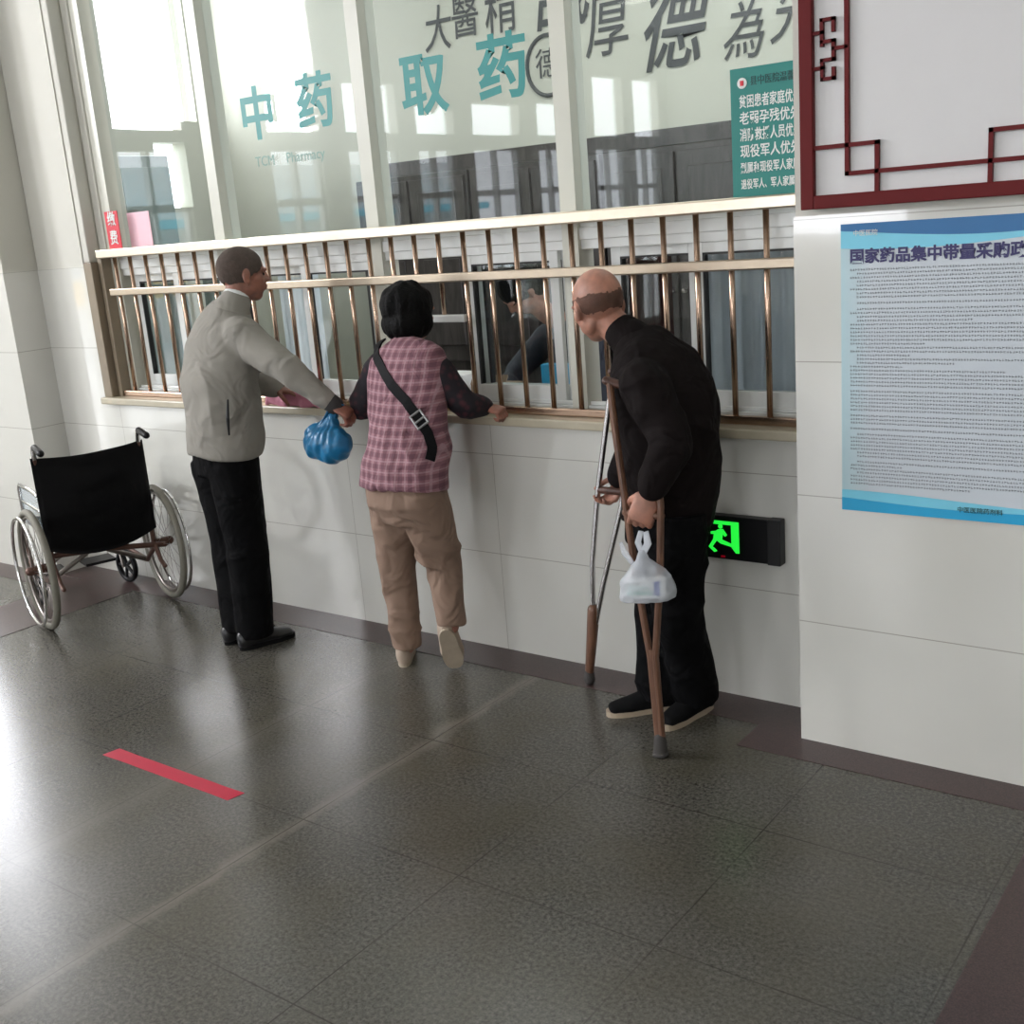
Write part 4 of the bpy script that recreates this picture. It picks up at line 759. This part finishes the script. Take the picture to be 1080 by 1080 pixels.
bm = TB([V(-3.40, 3.18, 1.00), V(-3.365, 3.19, 1.055), V(-3.33, 3.22, 1.075)], [(0.012, 0.004)]*3, ref=(0, 1, 0)); tube(bm, [V(-3.35, 3.20, 1.00), V(-3.335, 3.21, 1.05), V(-3.315, 3.225, 1.075)], [(0.012, 0.004)]*3, ref=(0, 1, 0))
obj('bag_handle', bm, M['bluebag'], bb, smooth=True)
wb = thing('plastic_bag', 'small white translucent plastic bag of medicine boxes hanging at the near crutch', 'bag', (-1.79, 2.955, 0.57))
bm = bmesh.new(); cb = V(-1.768, 2.945, 0.60)
tube(bm, [cb+V(0.005, 0, -0.045), cb+V(0.004, 0, -0.02), cb+V(0, 0, 0.025), cb+V(-0.004, 0, 0.06), cb+V(-0.008, 0, 0.085), cb+V(-0.010, 0.005, 0.115)], [(0.088, 0.045), (0.090, 0.050), (0.080, 0.045), (0.050, 0.034), (0.020, 0.016), (0.010, 0.008)], ref=(1, 0.5, 0), n=24, cap=False)
obj('bag_body', displace(remesh(bm, 0.004, 2), folds(0.005, 20, 20, 20, 5.9, True)), M['whitebag'], wb, smooth=True)
bm = TB([cb+V(-0.012, 0.004, 0.105), cb+V(-0.030, 0.012, 0.135), cb+V(-0.028, 0.030, 0.165)], [(0.010, 0.004), (0.012, 0.003), (0.010, 0.003)], ref=(1, 0, 0)); tube(bm, [cb+V(-0.008, 0.004, 0.105), cb+V(0.006, 0.012, 0.135), cb+V(-0.010, 0.030, 0.165)], [(0.012, 0.004), (0.014, 0.003), (0.010, 0.003)], ref=(1, 0, 0))
tube(bm, [cb+V(-0.04, 0.0, 0.06), cb+V(-0.075, 0.0, 0.10), cb+V(-0.085, 0.0, 0.13)], [(0.008, 0.003), (0.012, 0.003), (0.007, 0.003)], ref=(1, 0, 0)); obj('bag_handle', bm, M['whitebag'], wb, smooth=True)
Rb = Matrix.Translation((-1.765, 2.940, 0.585)) @ Matrix.Rotation(0.42, 4, 'Z')
mb = thing('medicine_box', 'white and mint medicine box with a dark blue stripe inside the white bag', 'box', (-1.765, 2.94, 0.565))
bm = bmesh.new(); box(bm, -0.066, 0.062, -0.022, 0.022, -0.020, 0.038, Rb); obj('carton', bm, M['boxw'], mb, bevel=0.002)
bm = bmesh.new(); box(bm, 0.026, 0.044, -0.0235, -0.022, -0.010, 0.037, Rb); obj('blue_stripe', bm, M['boxb'], mb)
bm = bmesh.new(); box(bm, -0.06, 0.02, -0.0235, -0.022, -0.006, 0.003, Rb); box(bm, -0.06, 0.01, -0.0235, -0.022, 0.014, 0.019, Rb); obj('mint_lettering_band', bm, M['boxg'], mb)

# pink cloth on the sill behind the coat
bm = bmesh.new(); box(bm, -4.10, -3.74, 3.49, 3.535, 1.0, 1.075); me = remesh(bm, 0.008, 6)
tag(rebase(obj('folded_cloth', displace(me, folds(0.014, 14, 14, 14, 2.8)), M['pinkc'], smooth=True)), 'pink folded cloth lying on the window sill beside the grey coat', 'cloth')

# ---------------------------------------------------------------- inside the pharmacy
counter = thing('service_counter', 'white inner counter just behind the sliding windows', 'counter', (-3.4, 4.0, 0))
obj('countertop', B(-5.8, -1.2, 3.78, 4.22, 0.90, 0.94), M['board'], counter, bevel=0.005); obj('front_panel', B(-5.75, -1.25, 3.80, 3.84, 0, 0.90), M['cabinet'], counter)
def curtain(x0, x1, y, z0, z1, m, label):
    bm = bmesh.new(); n = int((x1-x0)/0.008); a, b = [], []
    for i in range(n+1):
        x = x0+(x1-x0)*i/n; yy = y+0.012*math.sin(x*70)+0.006*math.sin(x*160); a.append(bm.verts.new((x, yy, z0))); b.append(bm.verts.new((x, yy, z1)))
    for i in range(n): bm.faces.new((a[i], a[i+1], b[i+1], b[i]))
    bmesh.ops.solidify(bm, geom=bm.faces[:], thickness=0.003); return tag(rebase(obj('curtain', bm, m, smooth=True)), label, 'curtain')
curtain(-1.99, -1.45, 3.80, 0.95, 1.72, M['curtain'], 'pale curtain hanging behind the right end of the counter window')
curtain(-2.36, -2.12, 3.82, 0.95, 1.72, M['redcurt'], 'dark red curtain edge hanging behind the glass right of the bald head')
curtain(-5.18, -5.02, 3.82, 0.95, 1.72, M['cabinet'], 'grey green curtain at the left end of the counter window')
curtain(-4.86, -4.66, 3.84, 0.95, 1.72, M['cabinet'], 'grey green curtain gathered behind the second left sash')
curtain(-4.30, -4.02, 3.84, 0.95, 1.72, M['curtain'], 'pale curtain gathered behind the glass above the pink cloth')
# panelled cupboards along the back wall
CUP = ('behind the second upper pane', 'seen below the characters in the third pane', 'left of the teal notice behind the fourth pane', 'farthest right, behind the teal notice')
for i, x in enumerate((-5.42, -4.47, -3.52, -2.57)):
    cb_ = thing('cupboard', 'dark panelled wooden cupboard '+CUP[i], 'cupboard', (x+0.45, 5.7, 0), 0, 'dark panelled cupboards inside the pharmacy')
    obj('carcass', B(x, x+0.93, 5.62, 5.89, 0, 2.06), M['panel'], cb_, bevel=0.004)
    for k in (0, 1):
        xd = x+0.02+k*0.455; d_ = obj('door', B(xd, xd+0.435, 5.598, 5.62, 0.9, 2.03), M['panel'], cb_, bevel=0.003)
        bm = B(xd+0.07, xd+0.365, 5.588, 5.598, 1.62, 1.95); box(bm, xd+0.07, xd+0.365, 5.588, 5.598, 1.0, 1.54); obj('raised_panel', bm, M['panel'], d_, bevel=0.008)
        obj('knob', TB([(xd+(0.41 if k == 0 else 0.025), 5.598, 1.3), (xd+(0.41 if k == 0 else 0.025), 5.575, 1.3)], 0.012, n=10), M['steel'], d_, smooth=True)
sh = thing('steel_cabinet', 'grey green upright cabinet inside the pharmacy behind the left panes', 'cabinet', (-6.3, 4.6, 0))
obj('carcass', B(-6.72, -6.38, 4.5, 4.9, 0, 2.32), M['cabinet'], sh, bevel=0.005); obj('door', B(-6.375, -6.36, 4.52, 4.88, 0.1, 2.25), M['cabinet'], sh, bevel=0.003)

# pharmacist behind the glass
o4 = V(-3.0, 4.42, 0)
m4 = thing('person', 'person in dark jacket behind the glass bending over papers at the inner counter', 'person', o4)
bm = bmesh.new(); hc4 = V(-3.10, 4.20, 1.44); P, R, r, f, u = add_head(bm, hc4, V(-0.45, -0.55, -0.9), V(-0.35, -0.75, 0.6), 1.0)
tube(bm, [V(-2.98, 4.36, 1.26), V(-3.04, 4.29, 1.33), hc4], [(0.06, 0.05), 0.048, 0.048], ref=r)
tube(bm, [V(-2.92, 4.45, 0.6), V(-2.92, 4.44, 0.9), V(-2.95, 4.40, 1.1), V(-2.98, 4.36, 1.27)], [(0.13, 0.09), (0.12, 0.09), (0.13, 0.09), (0.06, 0.05)], ref=(0.8, -0.5, 0))
A4 = ((V(-3.13, 4.42, 1.19), V(-3.22, 4.22, 1.02), V(-3.12, 4.06, 0.99), V(0.6, -0.6, 0)), (V(-2.80, 4.30, 1.19), V(-2.76, 4.10, 1.03), V(-2.90, 4.02, 0.99), V(-0.8, -0.2, 0)))
for a, b, c, d_ in A4: limb(bm, a, b, c, 0.036, 0.03, 0.023); add_hand(bm, c, d_, V(0, 0, -1), V(0, -1, 0.3), 0.4, 0.9)
for sx in (-0.09, 0.09): limb(bm, V(-2.92+sx, 4.45, 0.6), V(-2.92+sx, 4.40, 0.45), V(-2.92+sx, 4.42, 0.08), 0.06, 0.05, 0.04)
obj('body', remesh(bm, 0.006, 4), M['skin3'], m4, smooth=True)
bm = bmesh.new(); tube(bm, [V(-2.92, 4.45, 0.62), V(-2.92, 4.44, 0.9), V(-2.95, 4.40, 1.1), V(-2.975, 4.37, 1.22), V(-2.99, 4.35, 1.29)], [(0.17, 0.13), (0.17, 0.13), (0.18, 0.12), (0.14, 0.09), (0.065, 0.06)], ref=(0.8, -0.5, 0), cap=False, n=24)
for a, b, c, d_ in A4: limb(bm, a, b, c, 0.066, 0.055, 0.042)
obj('jacket', displace(remesh(bm, 0.009, 5), folds(0.012, 8, 8, 8, 3.3)), mat('navy_jacket', (0.012, 0.016, 0.028), 0.7), m4, smooth=True)
bm = bmesh.new(); tube(bm, [V(-2.92, 4.44, 0.45), V(-2.92, 4.45, 0.66)], [(0.16, 0.13), (0.16, 0.12)], ref=(1, 0, 0))
for sx in (-0.09, 0.09): tube(bm, [V(-2.92+sx, 4.45, 0.6), V(-2.92+sx, 4.40, 0.4), V(-2.92+sx, 4.42, 0.02)], [0.09, 0.08, 0.07])
obj('trousers', remesh(bm, 0.012, 3), M['blacktr'], m4, smooth=True)
bm = bmesh.new(); ell(bm, P(0, -0.018, 0.030), (0.088, 0.105, 0.095), R); ell(bm, P(0, -0.05, -0.03), (0.08, 0.065, 0.07), R); obj('hair', displace(remesh(bm, 0.007, 4), folds(0.008, 24, 24, 10, 1.0)), M['bhair'], m4, smooth=True)
bx = thing('cardboard_box', 'open brown cardboard box on the inner counter behind the glass', 'box', (-3.07, 3.93, 0.94))
bm = B(-3.16, -2.97, 3.86, 3.99, 0.94, 1.06); obj('carton', bm, M['card'], bx, bevel=0.003)
Rf = Matrix.Translation((-3.065, 3.86, 1.06)) @ Matrix.Rotation(-0.6, 4, 'X'); bm = bmesh.new(); box(bm, -0.095, 0.095, -0.002, 0.002, 0, 0.05, Rf); obj('flap', bm, M['card'], bx)
fo = tag(rebase(obj('blue_folder', B(-2.84, -2.66, 3.95, 4.0, 0.94, 1.14), M['blue1'], bevel=0.004)), 'blue folder standing on the inner counter right of the pharmacist', 'folder')
pa = tag(rebase(obj('paper_stack', B(-3.34, -3.20, 3.86, 4.0, 0.94, 1.10), M['boxw'], bevel=0.004)), 'stack of white paper packets on the inner counter behind the glass', 'papers')

# ---------------------------------------------------------------- outside the entrance (seen as reflections in the glass)
struct('ground', B(-40, -9.15, -26, 12, -0.12, -0.02), M['conc'])
hs = thing('house', 'white street house with grey shutters and a cyan awning opposite the entrance', 'house', (-19, -3, 0))
obj('wall', B(-22, -18.5, -16, 4, 0, 3.2), M['housew'], hs)
for i in range(6): obj('shutter', B(-18.5, -18.44, -14.5+i*3, -12.6+i*3, 0, 1.7), M['houseg'] if i % 2 else M['pinkw'], hs)
obj('awning', B(-18.45, -17.6, -15.5, 3.5, 2.05, 2.2), M['cyanp'], hs)
bn = thing('yellow_banner', 'yellow and white roadside banner outside the entrance', 'banner', (-13, -0.5, 0))
obj('cloth', B(-13.02, -13.0, -4.8, 1.6, 1.10, 1.42), M['yellow'], bn); obj('lower_cloth', B(-13.02, -13.0, -4.8, 1.6, 0.5, 1.10), M['housew'], bn)
for y in (-4.8, -1.6, 1.6): obj('post', TB([(-13.04, y, 0), (-13.04, y, 1.45)], 0.02, n=8), M['steel'], bn)
